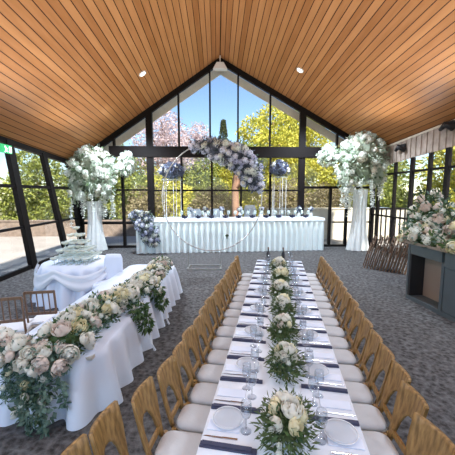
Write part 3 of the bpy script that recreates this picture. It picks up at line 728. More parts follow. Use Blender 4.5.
# garland, three arrangements end to end, and a cascade over the corner
def glob(pts, rx, ry, rz, j=.04): return [(p.x + random.uniform(-j, j), p.y + random.uniform(-j, j), p.z + random.uniform(-j, j) * .6, rx, ry, rz) for p in pts]
def garland(lb, s_a, s_b, k, t_, R, nr, sz, kinds, nleaf=900, zz=.12, euc=500):
    o0 = FT((s_a + s_b) / 2, t_, FH + .008); r = thing('rose_garland', lb, 'flower arrangement', o0, 0, 'rose garland sections on the left table')
    pts = [FT(s_a + (s_b - s_a) * i / (k - 1), t_, FH + .008 + zz) - o0 for i in range(k)]; bl = glob(pts, R, R, R * .8)
    foliage(r, bl, nleaf // 2, .075, .03, 'leaf', .2, zmin=.01, corer=.7); foliage(r, bl, euc, .05, .03, 'euca', .3, corer=0, name='eucalyptus', out=(.7, 1.2), zmin=.01)
    flowers(r, bl, kinds, nr + 14, sz, .66, -.15, 'rose', 1.08, .0, .0); flowers(r, bl, [BW], 30, .03, .8, -.2, 'filler_blossom', 1.1, 0, .0); return r
garland('white rose garland section at the near corner of the left table', .05, 1.0, 5, -.34, .22, 30, .078, [RW_, RW_, RC, RB], 1200, .13, 900)
garland('white rose garland section in the middle of the left table', 1.15, 2.15, 5, -.2, .17, 28, .075, [RW_, RC, RW_], 800)
garland('white rose garland section at the far end of the left table', 2.3, 3.3, 5, -.17, .17, 26, .07, [RC, RW_, RB], 800)
# corner cascade
o0 = FT(-.12, -.55, FH - .05); r = thing('flower_cascade', 'eucalyptus and white rose cascade spilling down the front corner of the left table', 'flower arrangement', o0)
pts = [FT(.02, -.98, FH + .1) - o0, FT(-.05, -.78, FH + .08) - o0, FT(-.10, -.55, FH + .08) - o0, FT(-.12, -.36, FH + .05) - o0, FT(-.16, -.62, FH - .16) - o0, FT(-.17, -.45, FH - .22) - o0, FT(-.2, -.5, FH - .40) - o0]
bl = [(p.x, p.y, p.z, .17, .13, .14) for p in pts[:4]] + [(p.x, p.y, p.z, .14, .07, .13) for p in pts[4:]]
foliage(r, bl[:4], 500, .055, .035, 'euca', .6, out=(.6, 1.2), name='eucalyptus', corer=.6); foliage(r, bl[4:], 380, .05, .032, 'euca', .8, out=(.5, 1.5), name='eucalyptus', corer=0); foliage(r, bl, 260, .06, .03, 'leaf_d', .6, corer=0)
flowers(r, bl[:4], [RW_, RW_, RB], 40, .075, .64, -.5, 'rose', 1.08); flowers(r, bl[4:], [RW_, RC], 9, .05, .8, -.6, 'rose', 1.05)
flowers(r, bl, [BW], 30, .025, .8, -.6, 'filler_blossom', 1.15)
strands(r, [(p.x + random.uniform(-.12, .12), p.y - .06, p.z - .05) for p in pts[1:6] for _ in range(2)], .42, 'euca', .07, .05)
for ch in list(r.children):      # no bloom inside the table
    q_ = o0 + ch.location
    if ch.name.startswith(('rose', 'filler')) and q_.y > fn.y - .1 and q_.z < FH + .05: bpy.data.objects.remove(ch)
# small trailing sprays on the long side
for k, (s_, lb) in enumerate(((1.12, 'green spray with pale ribbon hanging down the cloth, nearer one'), (1.95, 'green spray hanging down the cloth, farther one'))):
    o0 = FT(s_, .07, FH + .02); r = thing('greenery_spray', lb, 'greenery', o0, 0, 'sprays hanging down the left table')
    bl = [(0, 0, -.0, .10, .12, .10), (.09, 0, -.15, .07, .09, .12)]; foliage(r, bl, 260, .08, .035, 'leaf', .8, corer=.4); flowers(r, bl, [RW_], 5, .035, .9, -.5)
    mb = MB(); q_ = [Vector((.12, 0, -.1)), Vector((.16, .02, -.3)), Vector((.17, -.01, -.45)), Vector((.2, .03, FH * -.9))]; mb.tube(q_, [.006, .006, .012, .018], 5); mb.build('ribbon', M['cloth'], r)

# ================================================================== CAKE TABLE AND CHAMPAGNE TOWER
ct = Vector((-3.2, 6.35, 0)); CH = .75
t = thing('round_table', 'round table under a white cloth carrying the champagne tower', 'table', ct); mb = MB(); mb.lathe([(.68, CH - .03), (.68, CH)], 36); mb.build('tabletop', M['whitewood'], t); mb = MB(); mb.lathe([(.3, 0), (.3, .03), (.04, .05), (.04, CH - .03)], 20); mb.build('pedestal', M['metal'], t)
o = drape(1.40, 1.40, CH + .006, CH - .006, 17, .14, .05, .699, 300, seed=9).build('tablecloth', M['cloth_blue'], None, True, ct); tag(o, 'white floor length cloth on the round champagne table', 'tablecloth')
sw = MB(); vs = []; fs = []
N_, K_ = 60, 6
for j in range(K_):
    for i in range(N_):
        a = PI * 1.05 + 1.25 * PI * i / (N_ - 1); dip = abs(math.sin(i / (N_ - 1) * 3 * PI)); z = CH - .01 - (.06 + .15 * dip) - j * (.035 + .03 * dip) + .1; r_ = .80 + .03 * math.sin(j * 2.2) + .05 * j / K_
        vs.append((math.cos(a) * r_, math.sin(a) * r_, z))
for j in range(K_ - 1):
    for i in range(N_ - 1): o_ = j * N_ + i; fs.append((o_, o_ + 1, o_ + N_ + 1, o_ + N_))
sw.add(vs, fs); o = sw.build('swag', M['cloth'], None, True, ct); tag(o, 'gathered white fabric swag around the champagne table edge', 'swag')
coupe0 = thing('champagne_coupe', '', 'glass')
mb = MB(); mb.lathe([(.045, 0), (.045, .004), (.008, .01), (.006, .075)], 12); mb.build('stem', M['crystal'], coupe0, True)
mb = MB(); mb.lathe([(.006, .075), (.04, .085), (.066, .105), (.07, .135), (.066, .135), (.06, .11), (.035, .092), (.0, .085)], 14, cap=False); mb.build('bowl', M['crystal'], coupe0, True)
tiers = [(4, 0), (3, .14), (2, .28), (1, .42)]
drink_me = MB(); drink_me.lathe([(.0, .088), (.034, .094), (.058, .112), (.0, .113)], 12, cap=False); drink_me = drink_me.mesh('drink', M['amber'], True)
rowsw = ['bottom', 'second', 'third', 'top']
sc_ = 1.1
for ti, (n, z) in enumerate([(5, 0), (4, 1), (3, 2), (2, 3), (1, 4)]):
    for i in range(n):
        for j in range(n):
            if ti and 0 < i < n - 1 and 0 < j < n - 1: continue
            p = ct + Vector(((i - (n - 1) / 2) * .145 * sc_ - .03, (j - (n - 1) / 2) * .145 * sc_, CH + .007 + z * .137 * sc_))
            nm = ['bottom', 'second', 'third', 'fourth', 'topmost'][ti]
            o = put(coupe0, p, 0, 'champagne coupe in the %s tier of the glass tower' % nm if n > 1 else 'single topmost champagne coupe of the glass tower', 'coupes of the %s tier' % nm); o.scale = (sc_, sc_, sc_)
            if ti < 1 and i < 3: d_ = place(drink_me, 'drink', o, (0, 0, 0))

# pale wooden chairs behind the flower table
def slat_chair():
    root = thing('banquet_chair', '', 'chair')
    mb = MB(); mb.box((0, 0, .44), (.38, .40, .03)); bevel(mb.build('seat', M['whitewood'], root), .01)
    mb = MB(); mb.box((0, 0, .475), (.36, .38, .04)); bevel(mb.build('cushion', M['cloth'], root), .015)
    for s_ in (-1, 1):
        mb = MB(); mb.tube([(-.2, s_ * .18, 0), (-.18, s_ * .18, .45), (-.24, s_ * .18, .93)], .014, 7); mb.build('leg', M['darkwood'], root)
        mb = MB(); mb.tube([(.17, s_ * .18, 0), (.17, s_ * .18, .43)], .014, 7); mb.build('leg', M['darkwood'], root)
    for z, nm in ((.92, 'top_rail'), (.62, 'lower_rail')):
        x = -.18 - (z - .45) * .125; mb = MB(); mb.bar((x, -.18, z), (x, .18, z), .022, .035); mb.build(nm, M['darkwood'], root)
    for k in range(4):
        y = -.108 + k * .072; mb = MB(); mb.tube([(-.201, y, .62), (-.239, y, .92)], .008, 6); mb.build('spindle', M['darkwood'], root)
    return root
sc0 = slat_chair()
for k, (px, py, rz, lb) in enumerate(((18, 292, -1.3, 'spindle back chair behind the flower table, leftmost one'), (51, 286, -1.4, 'spindle back chair with white seat between cake table and garland'))):
    o = sc0 if k == 0 else copy_tree(sc0); p = G(px, py, .9); o.location = (p.x + .0, p.y - .1, 0); o.rotation_euler = (0, 0, rz + PI); o['label'] = lb; o['group'] = 'spindle chairs behind the flower table'
# white covered chair at extreme left and one beside the round table
def covered_chair(lb, loc, rz, s=1, grp=None):
    root = thing('covered_chair', lb, 'chair', loc, rz, grp)
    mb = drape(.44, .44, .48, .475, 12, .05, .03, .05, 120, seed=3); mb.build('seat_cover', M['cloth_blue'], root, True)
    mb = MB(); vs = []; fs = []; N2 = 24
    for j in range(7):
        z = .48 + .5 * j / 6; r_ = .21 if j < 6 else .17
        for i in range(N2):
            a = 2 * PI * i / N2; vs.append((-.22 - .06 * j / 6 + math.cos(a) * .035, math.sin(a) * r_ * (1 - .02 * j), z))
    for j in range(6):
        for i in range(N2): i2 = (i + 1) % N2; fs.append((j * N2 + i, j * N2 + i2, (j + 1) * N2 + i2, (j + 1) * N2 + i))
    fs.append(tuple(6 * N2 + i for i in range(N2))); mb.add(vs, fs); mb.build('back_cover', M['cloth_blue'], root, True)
    root.scale = (s, s, s); return root
p = G(-10, 318, .8); covered_chair('white covered chair cut by the left edge above the garland', (p.x, p.y, 0), -.2)
p = G(108, 266, .8); covered_chair('white covered chair right of the champagne table', (p.x, p.y, 0), -1.6)

# ================================================================== FLORAL COLUMNS
def column(lb, px, d, top, botm, rx, ry0, side, lb2, tl):
    """big white flower cloud on a slim stand with tulle"""
    base = at(px, d, 0); zt = W(px, top, d).z; zb2 = W(px, botm, d).z; Hh = zt - zb2
    t = thing('flower_column', lb, 'flower column', base)
    mb = MB(); mb.lathe([(.28, 0), (.28, .03), (.03, .05), (.03, zt - Hh * .4)], 16); mb.build('stand', M['blackp'], t)
    # tulle skirt
    for nm, r0, r1, m in (('tulle_drape', .26, .42, 'tulle2'),):
        mb = MB(); vs = []; fs = []; N2 = 90; R_ = 10
        for j in range(R_ + 1):
            f_ = j / R_; z = (zb2 + .25) * (1 - f_) + .02 * f_
            for i in range(N2):
                a = 2 * PI * i / N2; rr = (r0 + (r1 - r0) * f_ ** 1.5 - .06 * math.sin(PI * f_)) * (1 + .10 * math.sin(a * 11 + j * .2)); vs.append((rr * math.cos(a), rr * math.sin(a) * .7, z))
        for j in range(R_):
            for i in range(N2): i2 = (i + 1) % N2; fs.append((j * N2 + i, j * N2 + i2, (j + 1) * N2 + i2, (j + 1) * N2 + i))
        mb.add(vs, fs); mb.build(nm, M[m], t, True)
    cz = (zt + zb2) / 2
    bl = [(0, 0, zt - Hh * .30, rx * .85, rx * .6, Hh * .27), (-rx * .55, 0, zt - Hh * .45, rx * .5, rx * .42, Hh * .28), (rx * .5, .05, zt - Hh * .42, rx * .52, rx * .42, Hh * .28),
          (-rx * .68, -.1, zt - Hh * .72, rx * .28, rx * .28, Hh * .22), (rx * .62, -.1, zt - Hh * .66, rx * .33, rx * .28, Hh * .20), (0, -.15, zt - Hh * .62, rx * .45, rx * .35, Hh * .2), (0, 0, zt - Hh * .12, rx * .45, rx * .4, Hh * .12)]
    foliage(t, bl, 1500, .13, .05, 'leaf_p', .5, out=(.7, 1.15), corer=.72); foliage(t, bl, 260, .16, .06, 'leaf', .5, corer=0, name='green_leaves', out=(.8, 1.1))
    flowers(t, bl, [BW, BW, RW_], 95, .125, .62, -.95, 'blossom', 1.0, .5)
    tops = []
    for _ in range(14):
        b = random.choice(bl[3:6]); tops.append((b[0] + random.uniform(-1, 1) * b[3], b[1] - b[4] * random.uniform(0, .8), b[2] - b[5] * .6))
    strands(t, tops, Hh * .42, 'bl_w', .09, .06, 'hanging_blossom_strand', 12)
    return t
column('tall white wisteria and rose column in the left back corner', 94, 11.6, 147, 208, .88, 0, -1, '', 0)
column('tall white wisteria and rose column in front of the right back corner', 360, 11.6, 134, 196, .92, 0, 1, '', 0)
for px, py, rx, rz, lb, y1 in ((126.5, 165, .28, .5, 'small white hanging flower bunch right of the left column', 151), (328, 157, .36, .42, 'small white hanging flower bunch left of the right column', 146)):
    p = W(px, py, 11.75); r = thing('hanging_flowers', lb, 'flower arrangement', p, 0)
    bl = [(0, 0, 0, rx, .25, rz * .8), (.03, 0, .2, rx * .7, .2, rz * .6)]; foliage(r, bl, 420, .11, .05, 'leaf_p', .3); flowers(r, bl, [BW], 34, .10, .62, -1, 'blossom')
    mb = MB(); tp = W(px, y1 - 2, 11.75) - p; mb.tube([(0, 0, 0), (tp.x, .45, zb - p.z + .1)], .015, 6); mb.build('hanger', M['black'], r)

# ================================================================== HOOP ARCH
hd = 8.75; hc = W(212, 198, hd); HR = 53.5 / F * hd * 1.0
base = G(205, 270)
hy = hc.y; t = thing('hoop_arch', 'large thin metal ring stand in front of the head table', 'wedding arch', (hc.x, hy, 0), 0)
mb = MB(); mb.tube([(HR * .93 * math.cos(a * PI / 48), 0, hc.z + HR * math.sin(a * PI / 48)) for a in range(96)], .017, 8, True); mb.build('ring', M['ring'], t, True)
mb = MB(); x0, x1 = -.72, .25
mb.bar((x0, -.25, .02), (x1, -.25, .02), .04, .03); mb.bar((x0, .25, .02), (x1, .25, .02), .04, .03); mb.bar((x0, -.25, .02), (x0, .25, .02), .04, .03); mb.bar((x1, -.25, .02), (x1, .25, .02), .04, .03); mb.build('base_frame', M['ring'], t)
for x in (x0, x1):
    zz = hc.z - HR * math.sqrt(max(0, 1 - (x / (HR * .93)) ** 2)); mb = MB(); mb.tube([(x, 0, .02), (x, 0, zz)], .014, 6); mb.build('upright', M['ring'], t); mb = MB(); mb.tube([(x, -.25, .03), (x, .25, .03)], .012, 6); mb.build('crossbar', M['ring'], t)
t = thing('arch_flowers', 'large lilac and white flower garland on the upper right of the ring', 'flower arrangement', hc)
bl = []
for k, px in enumerate([(196, 148, 5), (205, 146, 8), (214, 149, 11), (224, 153, 13), (234, 157, 14), (243, 163, 14), (250, 171, 13), (253, 180, 10.5), (257, 187, 6)]):
    p = W(px[0], px[1], hd) - hc; r_ = px[2] / F * hd; bl.append((p.x, 0, p.z, r_, r_ * .7, r_ * .85))
foliage(t, bl, 1500, .11, .04, 'leaf_s', .1, corer=.68, out=(.6, 1.12)); foliage(t, bl, 350, .14, .03, 'leaf_d', .2, corer=0, name='green_leaves')
flowers(t, bl, [BL, RL, BW, BL], 98, .10, .60, -1.0, 'blossom', .98, .6)
flowers(t, bl, [RW_], 14, .07, .8, -1.0, 'rose', 1.12, 1)
# small dark ornament hung in the ring by a thread
p = W(227, 236, hd); t = thing('hanging_ornament', 'small dark tassel hanging low inside the ring', 'ornament', (p.x, hy, p.z)); mb = MB(); mb.ell((0, 0, 0), (.055, .03, .035), 10, 6); mb.lathe([(.012, -.1), (.02, -.03)], 8); mb.build('tassel', M['bl_n'].copy() if False else M['leaf_d'], t)
mb = MB(); mb.tube([(0, 0, .03), (0, 0, math.sqrt(1 - ((p.x - hc.x) / (HR * .93)) ** 2) * HR + hc.z - p.z)], .0015, 4); mb.build('thread', M['ring'], t)

# ================================================================== HEAD TABLE
hl, hr = G(137, 254), G(324, 250.5); hv = (hr - hl); HLn = hv.length; HA = math.atan2(hv.y, hv.x); HH = 1.27; HW = .85
hm = (hl + hr) / 2 + Vector((-math.sin(HA), math.cos(HA), 0)) * (HW / 2 + .02)
def HT(s, t, z=0):  # s from -.5 to .5 along the table, t metres back from its front edge
    return hm + Vector((math.cos(HA), math.sin(HA), 0)) * s * HLn + Vector((-math.sin(HA), math.cos(HA), 0)) * (t - HW / 2) + Vector((0, 0, z))
t = thing('head_table', 'long head table under the pleated mint white skirt at the back', 'table', hm, HA)
mb = MB(); mb.box((0, 0, HH - .02), (HLn - .08, HW - .08, .035)); mb.build('tabletop', M['whitewood'], t)
for sx in (-1, 0, 1):
    for sy in (-1, 1): mb = MB(); mb.box((sx * (HLn / 2 - .2), sy * .3, (HH - .04) / 2), (.05, .05, HH - .04)); mb.build('leg', M['metal'], t)
o = drape(HLn - .1, HW - .06, HH + .004, HH - .01, 74, .11, .0, .03, 1400, sharp=True, rows=6).build('table_skirt', M['skirt'], None, False, hm, HA); tag(o, 'pleated mint white skirt hanging around the head table', 'table skirt')
mb = drape(HLn - .04, HW, HH + .012, .10, 30, .015, .035, .03, 400); o = mb.build('tablecloth', M['cloth'], None, True, hm, HA); tag(o, 'white topper cloth laid along the head table', 'tablecloth')
HZ = HH + .013
def hs(px): # table fraction under pixel column
    a, b = 137., 324.; 
    best = min(range(201), key=lambda k: abs((lambda p: 227.5 + F * p.x / (p.y * cp + (CAMH - p.z) * sp_))(HT(k / 200 - .5, .4, HH)) - px)); return best / 200 - .5
def tallstand(px, lb, rmid, ytop, ybot, wpx):
    s_ = hs(px); b = HT(s_, .45, HZ); d = 12.0; t = thing('tall_flower_stand', lb, 'flower stand', b, 0, 'tall rod stands on the head table')
    zc = W(px, rmid, d).z - HZ; R_ = wpx / F * d
    zr = W(px, ybot, d).z - HZ
    mb = MB(); mb.lathe([(R_ * .8, 0), (R_ * .8, .025), (0, .03)], 24, cap=False); mb.build('base_plate', M['crystal'], t)
    for k in range(10):
        a = 2 * PI * k / 10; mb = MB(); mb.tube([(math.cos(a) * R_ * .72, math.sin(a) * R_ * .72, .025), (math.cos(a) * R_ * .72, math.sin(a) * R_ * .72, zr)], .012, 6); mb.build('glass_rod', M['clear'] if k % 2 else M['white'], t)
    mb = MB(); mb.lathe([(R_ * .85, zr), (R_ * .85, zr + .02), (0, zr + .02)], 24, cap=False); mb.build('top_plate', M['crystal'], t)
    bl = [(0, 0, zc, R_ * .92, R_ * .85, (zc - zr) * .95), (0, 0, zc + .12, R_ * .55, R_ * .5, .2)]
    foliage(t, bl, 500, .09, .04, 'leaf_s', 0, corer=.8); flowers(t, bl, [BN, BN, BN], 34, .085, .62, -.4, 'slate_flower', .96); flowers(t, bl, [RW_], 7, .085, 1.0, -.1, 'rose', 1.06, 1); return t
tallstand(172.5, 'tall rod stand with slate and white flower dome left of the ring', 173, 163, 181, 11.5)
tallstand(279, 'tall rod stand with slate and white flower dome right of the ring', 170, 162, 178, 9.5)
# corner arrangement of head table
c0 = HT(hs(150), .05, HZ); r = thing('corner_flowers', 'lilac and grey flower cascade over the left corner of the head table', 'flower arrangement', c0)
bl = [(-.42, -.02, .1, .24, .22, .2), (-.1, -.05, .08, .28, .22, .18), (-.15, -.22, -.2, .24, .14, .25), (.12, -.22, -.45, .26, .13, .26), (.2, -.22, -.78, .2, .11, .2), (.0, -.22, -.6, .2, .11, .2)]
foliage(r, bl, 900, .1, .045, 'leaf_s', .4, corer=.55); foliage(r, bl, 300, .12, .04, 'leaf', .5, corer=0, name='green_leaves'); flowers(r, bl, [BL, RL, BW, RW_], 48, .085, .68, -.8, 'blossom', 1.0, .8)
# covered chairs for the couple and party behind the table
for px, lb in ((195, 'white covered chair behind the head table, left one'), (254, 'white covered chair behind the head table with tall back'), (216, 'white covered chair behind the head table, middle one')):
    p = HT(hs(px), HW + .12); o = covered_chair(lb, (p.x, p.y, 0), HA - PI / 2, 1.0, 'covered chairs behind the head table'); o.scale = (1.3, 1.3, 1.78 if px == 254 else 1.62)
# table settings on the head table
pc = ['leftmost', 'second from left', 'third from left', 'fourth from left', 'fifth from left', 'sixth from left', 'seventh from left', 'eighth from left', 'ninth from left', 'rightmost']
gob0 = thing('goblet', '', 'glass'); mb = MB(); mb.lathe([(.05, 0), (.05, .005), (.008, .014), (.007, .12)], 12); mb.build('stem', M['crystal'], gob0, True); mb = MB(); mb.lathe([(.007, .12), (.05, .15), (.058, .21), (.048, .28), (.044, .28), (.052, .21), (.045, .155), (0, .128)], 12, cap=False); mb.build('bowl', M['crystal'], gob0, True)
nf = MB()
for k in range(9):
    a = 2 * PI * k / 9; nf.leaf(Vector((0, 0, .0)), Vector((math.cos(a) * .7, math.sin(a) * .7, .8)), .17, .11)
nf.ell((0, 0, .05), (.05, .05, .06), 8, 5); nf = nf.mesh('navy_napkin', M['navy'])
for k in range(10):
    px = 185 + k * 13.2
    p = HT(hs(px), .30, HZ)
    put(gob0, HT(hs(px - 3), .28, HZ), 0, 'crystal goblet on the head table, %s' % pc[k], 'goblets on the head table')
    put(gob0, HT(hs(px + 4), .36, HZ), 0, 'crystal goblet towards the chairs on the head table, %s' % pc[k], 'goblets on the head table')
    o = place(nf, 'fan_napkin', None, HT(hs(px), .16, HZ)); tag(o, 'dark napkin folded into a fan on the head table, %s' % pc[k], 'napkin', 'fan napkins on the head table')
for px, lb in ((205, 'white candle cluster vase on the head table left of centre'), (222, 'white bud vase on the head table centre'), (240, 'white bud vase on the head table under the arch flowers'), (262, 'white vase near the right covered chair'), (300, 'white bud vase right end of the head table'), (190, 'white bud vase near the left tall stand'), (312, 'small white bud vase at far right of the head table')):
    t = thing('bud_vase', lb, 'vase', HT(hs(px), .55, HZ), 0, 'bud vases on the head table')
    mb = MB(); mb.lathe([(.05, 0), (.075, .06), (.06, .14), (.03, .19), (.04, .22)], 14); mb.build('vessel', M['white'], t, True)
    mb = MB()
    for _ in range(24): mb.leaf(Vector((0, 0, .2)), rdir() + Vector((0, 0, 1.0)), .16, .035)
    mb.build('leaves', M['leaf_s'], t); flowers(t, [(0, 0, .33, .08, .08, .06)], [BW, BL, BN], 5, .055, .7, -.2, 'blossom')
# ================================================================== RIGHT BAR COUNTER
A = G(405, 297); B = G(455, 323); ca = (B - A).normalized(); CHH = W(408, 238, 6.6).z; cn = Vector((-ca.y, ca.x, 0))   # cn points away from the hall
if cn.x < 0: cn = -cn
CL = 3.1; CD = .75
t = thing('bar_counter', 'grey blue bar counter with curved brown top on the right', 'counter', A, 0)
def cc(s, t_, z): p = ca * s + cn * t_; return Vector((p.x, p.y, z))
def cbox(name, s0_, s1_, t0_, t1_, z0, z1, m, bev=0):
    mb = MB(); vs = [cc(s0_, t0_, z0), cc(s1_, t0_, z0), cc(s1_, t1_, z0), cc(s0_, t1_, z0), cc(s0_, t0_, z1), cc(s1_, t0_, z1), cc(s1_, t1_, z1), cc(s0_, t1_, z1)]
    mb.add(vs, [(0, 3, 2, 1), (4, 5, 6, 7), (0, 1, 5, 4), (1, 2, 6, 5), (2, 3, 7, 6), (3, 0, 4, 7)]); o = mb.build(name, M[m], t)
    if bev: bevel(o, bev)
    return o
cbox('end_panel', 0, .06, 0, CD, 0, CHH - .05, 'counter', .006)
cbox('back_board', .06, 1.0, .3, .34, .08, CHH - .28, 'shelf'); cbox('plinth', .06, CL, .0, CD - .02, 0, .08, 'counter')
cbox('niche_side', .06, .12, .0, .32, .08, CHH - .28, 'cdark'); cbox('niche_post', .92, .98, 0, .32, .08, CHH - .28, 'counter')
cbox('drawer', .10, .93, -.02, .3, CHH - .27, CHH - .07, 'counter', .006); cbox('drawer', 1.0, 1.75, -.02, .3, CHH - .33, CHH - .07, 'counter', .006)
cbox('cabinet', .98, CL, .02, CD - .02, .08, CHH - .06, 'counter'); cbox('door', 1.0, 1.75, -.0, .018, .1, CHH - .36, 'counter', .005); cbox('door', 1.8, 2.5, -.0, .018, .1, CHH - .10, 'counter', .005)
cbox('frame', .06, .98, .34, CD - .02, .08, CHH - .06, 'counter')
mb = MB(); outl = []
for k in range(13): a = PI / 2 + PI * k / 12 * 1.0; outl.append(cc(-.05 + math.cos(a) * .42, CD / 2 + math.sin(a) * (CD / 2 + .12), 0))
outl += [cc(CL, -.12, 0), cc(CL, CD + .12, 0)]
n_ = len(outl); mb.add([p + Vector((0, 0, CHH - .05)) for p in outl] + [p + Vector((0, 0, CHH)) for p in outl], [tuple(range(n_))[::-1], tuple(range(n_, 2 * n_))] + [(i, (i + 1) % n_, (i + 1) % n_ + n_, i + n_) for i in range(n_)])
bevel(mb.build('countertop', M['countertop'], t), .008)
# flowers on the counter
c0 = A + cc(.55, .42, CHH + .003); r = thing('counter_flowers', 'big blush and white rose arrangement along the bar counter top', 'flower arrangement', c0)
def cq(s_, t_, z): return cc(s_, t_, z)
bl = []
for s_, t_, z, R_ in ((-.75, .0, .32, .22), (-.55, 0, .28, .3), (-.2, 0, .25, .3), (.15, -.0, .26, .3), (.5, -.02, .25, .3), (.85, 0, .22, .28), (1.2, 0, .25, .28), (-.5, .05, .62, .2), (-.15, .05, .55, .22), (.3, .05, .5, .2), (.9, 0, .5, .2), (-1.0, 0, .22, .2), (-.95, .1, .55, .2), (-.75, .1, .85, .17), (-.6, -.35, .05, .2), (-.2, -.42, .08, .2), (.2, -.42, .08, .2), (.6, -.42, .1, .2)):
    p = cq(s_, t_, z); bl.append((p.x, p.y, p.z, R_ * 1.0, R_ * 1.0, R_ * .85))
foliage(r, bl, 1100, .11, .05, 'leaf', .1, zmin=-.1, corer=.62); foliage(r, bl, 900, .10, .055, 'euca', .2, corer=0, name='eucalyptus', out=(.8, 1.3), zmin=.01)
flowers(r, bl, [RW_, RW_, BW, RW_, RC, BW], 60, .10, .66, -.25, 'rose', 1.05); flowers(r, bl, [RB], 22, .12, .8, -.3, 'blush_rose', 1.2)
flowers(r, bl, [BW], 40, .05, .8, -.3, 'filler_blossom', 1.15)
mb = MB()
for k in range(16):
    p = Vector(cq(random.uniform(-.7, .3), 0, .5)); d = Vector((random.gauss(0, .45), random.gauss(0, .3), 1))
    for j in range(9): q_ = p + d * (.06 * j); mb.leaf(q_, d + rdir() * .8, .12, .03)
mb.build('tall_sprigs', M['leaf_d'], r)
# folded wooden chairs leaning by the right wall
def folded_chair(p, rz, lb):
    root = thing('folded_chair', lb, 'chair', p, rz, 'folded wooden chairs by the bar'); 
    lean = .22
    for s_ in (-1, 1):
        mb = MB(); mb.bar((0, s_ * .2, 0), (lean, s_ * .2, .98), .045, .03, up=(1, 0, 0)); mb.build('frame_stile', M['darkwood'], root)
        mb = MB(); mb.bar((-.07, s_ * .17, 0), (lean * .78 - .05, s_ * .17, .72), .03, .03, up=(1, 0, 0)); mb.build('leg', M['darkwood'], root)
    for z, h, nm in ((.92, .09, 'top_rail'), (.78, .05, 'back_slat'), (.25, .03, 'lower_rail')):
        mb = MB(); x = lean * z / .98; mb.bar((x, -.2, z), (x, .2, z), .02, h); mb.build(nm, M['darkwood'], root)
    mb = MB()
    for k in range(5): z = .42 + k * .065; x = lean * z / .98 - .045; mb.bar((x, -.17, z), (x, .17, z), .014, .05)
    mb.build('seat', M['darkwood'], root); return root
fl_ = ['leftmost', 'second', 'third', 'fourth', 'fifth', 'sixth', 'seventh']
for k in range(7):
    p = G(366 + k * 6.2, 267 + k * .9); folded_chair(Vector((p.x, p.y, 0)), math.radians(-20), 'brown folding chair leaning in the row beside the bar, %s from the left' % fl_[k])

# ================================================================== CEILING FITTINGS
def on_ceiling(px, py):
    r = ray(px, py); o = Vector((0, 0, CAMH)); best = None
    for e in (eL, eR):
        a = RW(ridge.x, VB, ridge.z); b = RW(e.x, VB, e.z); c_ = RW(ridge.x, NEAR, ridge.z + SL * (VB - NEAR)); n = (b - a).cross(c_ - a).normalized()
        if n.z > 0: n = -n
        tt = (a - o).dot(n) / r.dot(n); p = o + r * tt; q_ = toroom(p)
        if (e is eL) == (q_.x < ridge.x): best = (p, n)
    return best
for px, py, lb in ((142.5, 73.5, 'round recessed downlight in the left ceiling slope'), (300, 70, 'round recessed downlight in the right ceiling slope')):
    p, n = on_ceiling(px, py); t = thing('downlight', lb, 'ceiling light', p, 0, 'recessed ceiling downlights'); t.rotation_mode = 'QUATERNION'; t.rotation_quaternion = n.to_track_quat('Z', 'Y')
    mb = MB(); mb.lathe([(.12, 0), (.13, .0), (.13, .02), (.09, .03), (.08, .012)], 24, cap=False); mb.build('rim', M['trimw'], t, True); mb = MB(); mb.lathe([(.0, .012), (.085, .012)], 20, cap=False); mb.build('lens', M['lamp'], t)
# added fill lights brightening the hall: up at the ceiling boards, down along both slopes
def fill_spot(p, tgt, e, ang, size=.3, col=(.92, .95, 1)):
    d = bpy.data.lights.new('lamp', 'SPOT'); d.energy = e; d.spot_size = ang; d.spot_blend = .8; d.shadow_soft_size = size; d.color = col
    o = bpy.data.objects.new('lamp', d); C.objects.link(o); o.location = p; o.rotation_euler = (Vector(tgt) - Vector(p)).to_track_quat('-Z', 'Y').to_euler()
for v in (9.3, 6.6, 3.8, 1.0, -2.0):
    fill_spot(RW(UR - .8, v, ezr(v) - 1.2), RW(-.5, v - 1, 8), UP_FILL, 2.2); fill_spot(RW(UL + 1.2, v, ez(v) - 1.3), RW(.5, v - 1, 8), UP_FILL, 2.2)  # unseen uplights along both walls, added to brighten the ceiling
for v in (10.5, 7, 3.5, 0, -3.5):
    for u in (-3.2, 3.6):
        h_ = gz(u) + SL * (VB - v); fill_spot(RW(u, v, h_ - .25), RW(u, v, 0), DOWN_FILL * (5 if v > 10 else 1), 2.5, .25, (.76, .87, 1))  # added downward fill, strongest in the row by the head table
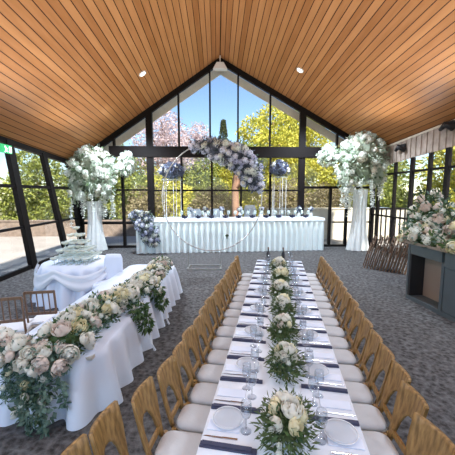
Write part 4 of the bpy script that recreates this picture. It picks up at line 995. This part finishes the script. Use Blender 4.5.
# white box speaker under the ridge
p = RW(ridge.x, VB - .25, ridge.z - .42); t = thing('ceiling_projector', 'white box fitting hanging under the ridge of the gable', 'fixture', p, YAW)
mb = MB(); mb.add([(-.28, -.12, -.12), (.28, -.12, -.12), (.28, .12, -.12), (-.28, .12, -.12), (-.13, -.1, .14), (.13, -.1, .14), (.13, .1, .14), (-.13, .1, .14)], [(0, 3, 2, 1), (4, 5, 6, 7), (0, 1, 5, 4), (1, 2, 6, 5), (2, 3, 7, 6), (3, 0, 4, 7)]); bevel(mb.build('housing', M['box'], t), .02)
mb = MB(); mb.tube([(0, 0, .13), (0, 0, .40)], .02, 8); mb.build('bracket', M['box'], t)
# spotlights on the right board band
for px, py, lb in ((401, 148, 'black spotlight on the right wall band, nearer the corner'), (448, 126, 'black spotlight on the right wall band, at the picture edge')):
    r = ray(px, py); rr = toroom(r); tt = (UR - .12) / rr.x; p = Vector((0, 0, CAMH)) + r * tt
    t = thing('spotlight', lb, 'spotlight', p, YAW, 'black spotlights on the right wall')
    mb = MB(); mb.box((.06, 0, .05), (.06, .28, .16)); mb.build('mount', M['blackp'], t)
    mb = MB(); mb.lathe([(.05, -.13), (.09, .14)], 14, Matrix.Translation((-.08, -.12, -.03)) @ Matrix.Rotation(math.radians(110), 4, 'Y')); mb.build('lamp_head', M['blackp'], t, True)
    mb = MB(); mb.lathe([(.05, -.12), (.08, .12)], 14, Matrix.Translation((-.05, .12, .0)) @ Matrix.Rotation(math.radians(60), 4, 'X')); mb.build('lamp_head', M['blackp'], t, True)
# exit sign at the left edge
p = lw(8.35, .90) + Vector((.12, 0, .05)); t = thing('exit_sign', 'green exit sign at the left picture edge under the ceiling', 'sign', p, YAW)
mb = MB(); mb.box((0, 0, 0), (.05, .40, .22)); mb.build('sign_box', M['green'], t)
mb = MB()   # white running figure pictogram
mb.box((.03, -.06, .05), (.008, .04, .04)); mb.bar((.03, -.05, .03), (.03, -.03, -.04), .03, .008, up=(1, 0, 0)); mb.bar((.03, -.03, -.04), (.03, .03, -.08), .02, .008, up=(1, 0, 0)); mb.bar((.03, -.03, -.04), (.03, -.09, -.09), .02, .008, up=(1, 0, 0)); mb.bar((.03, -.045, .02), (.03, .03, 0), .015, .008, up=(1, 0, 0)); mb.box((.03, .13, -.01), (.008, .09, .16)); mb.build('pictogram', M['signw'], t)
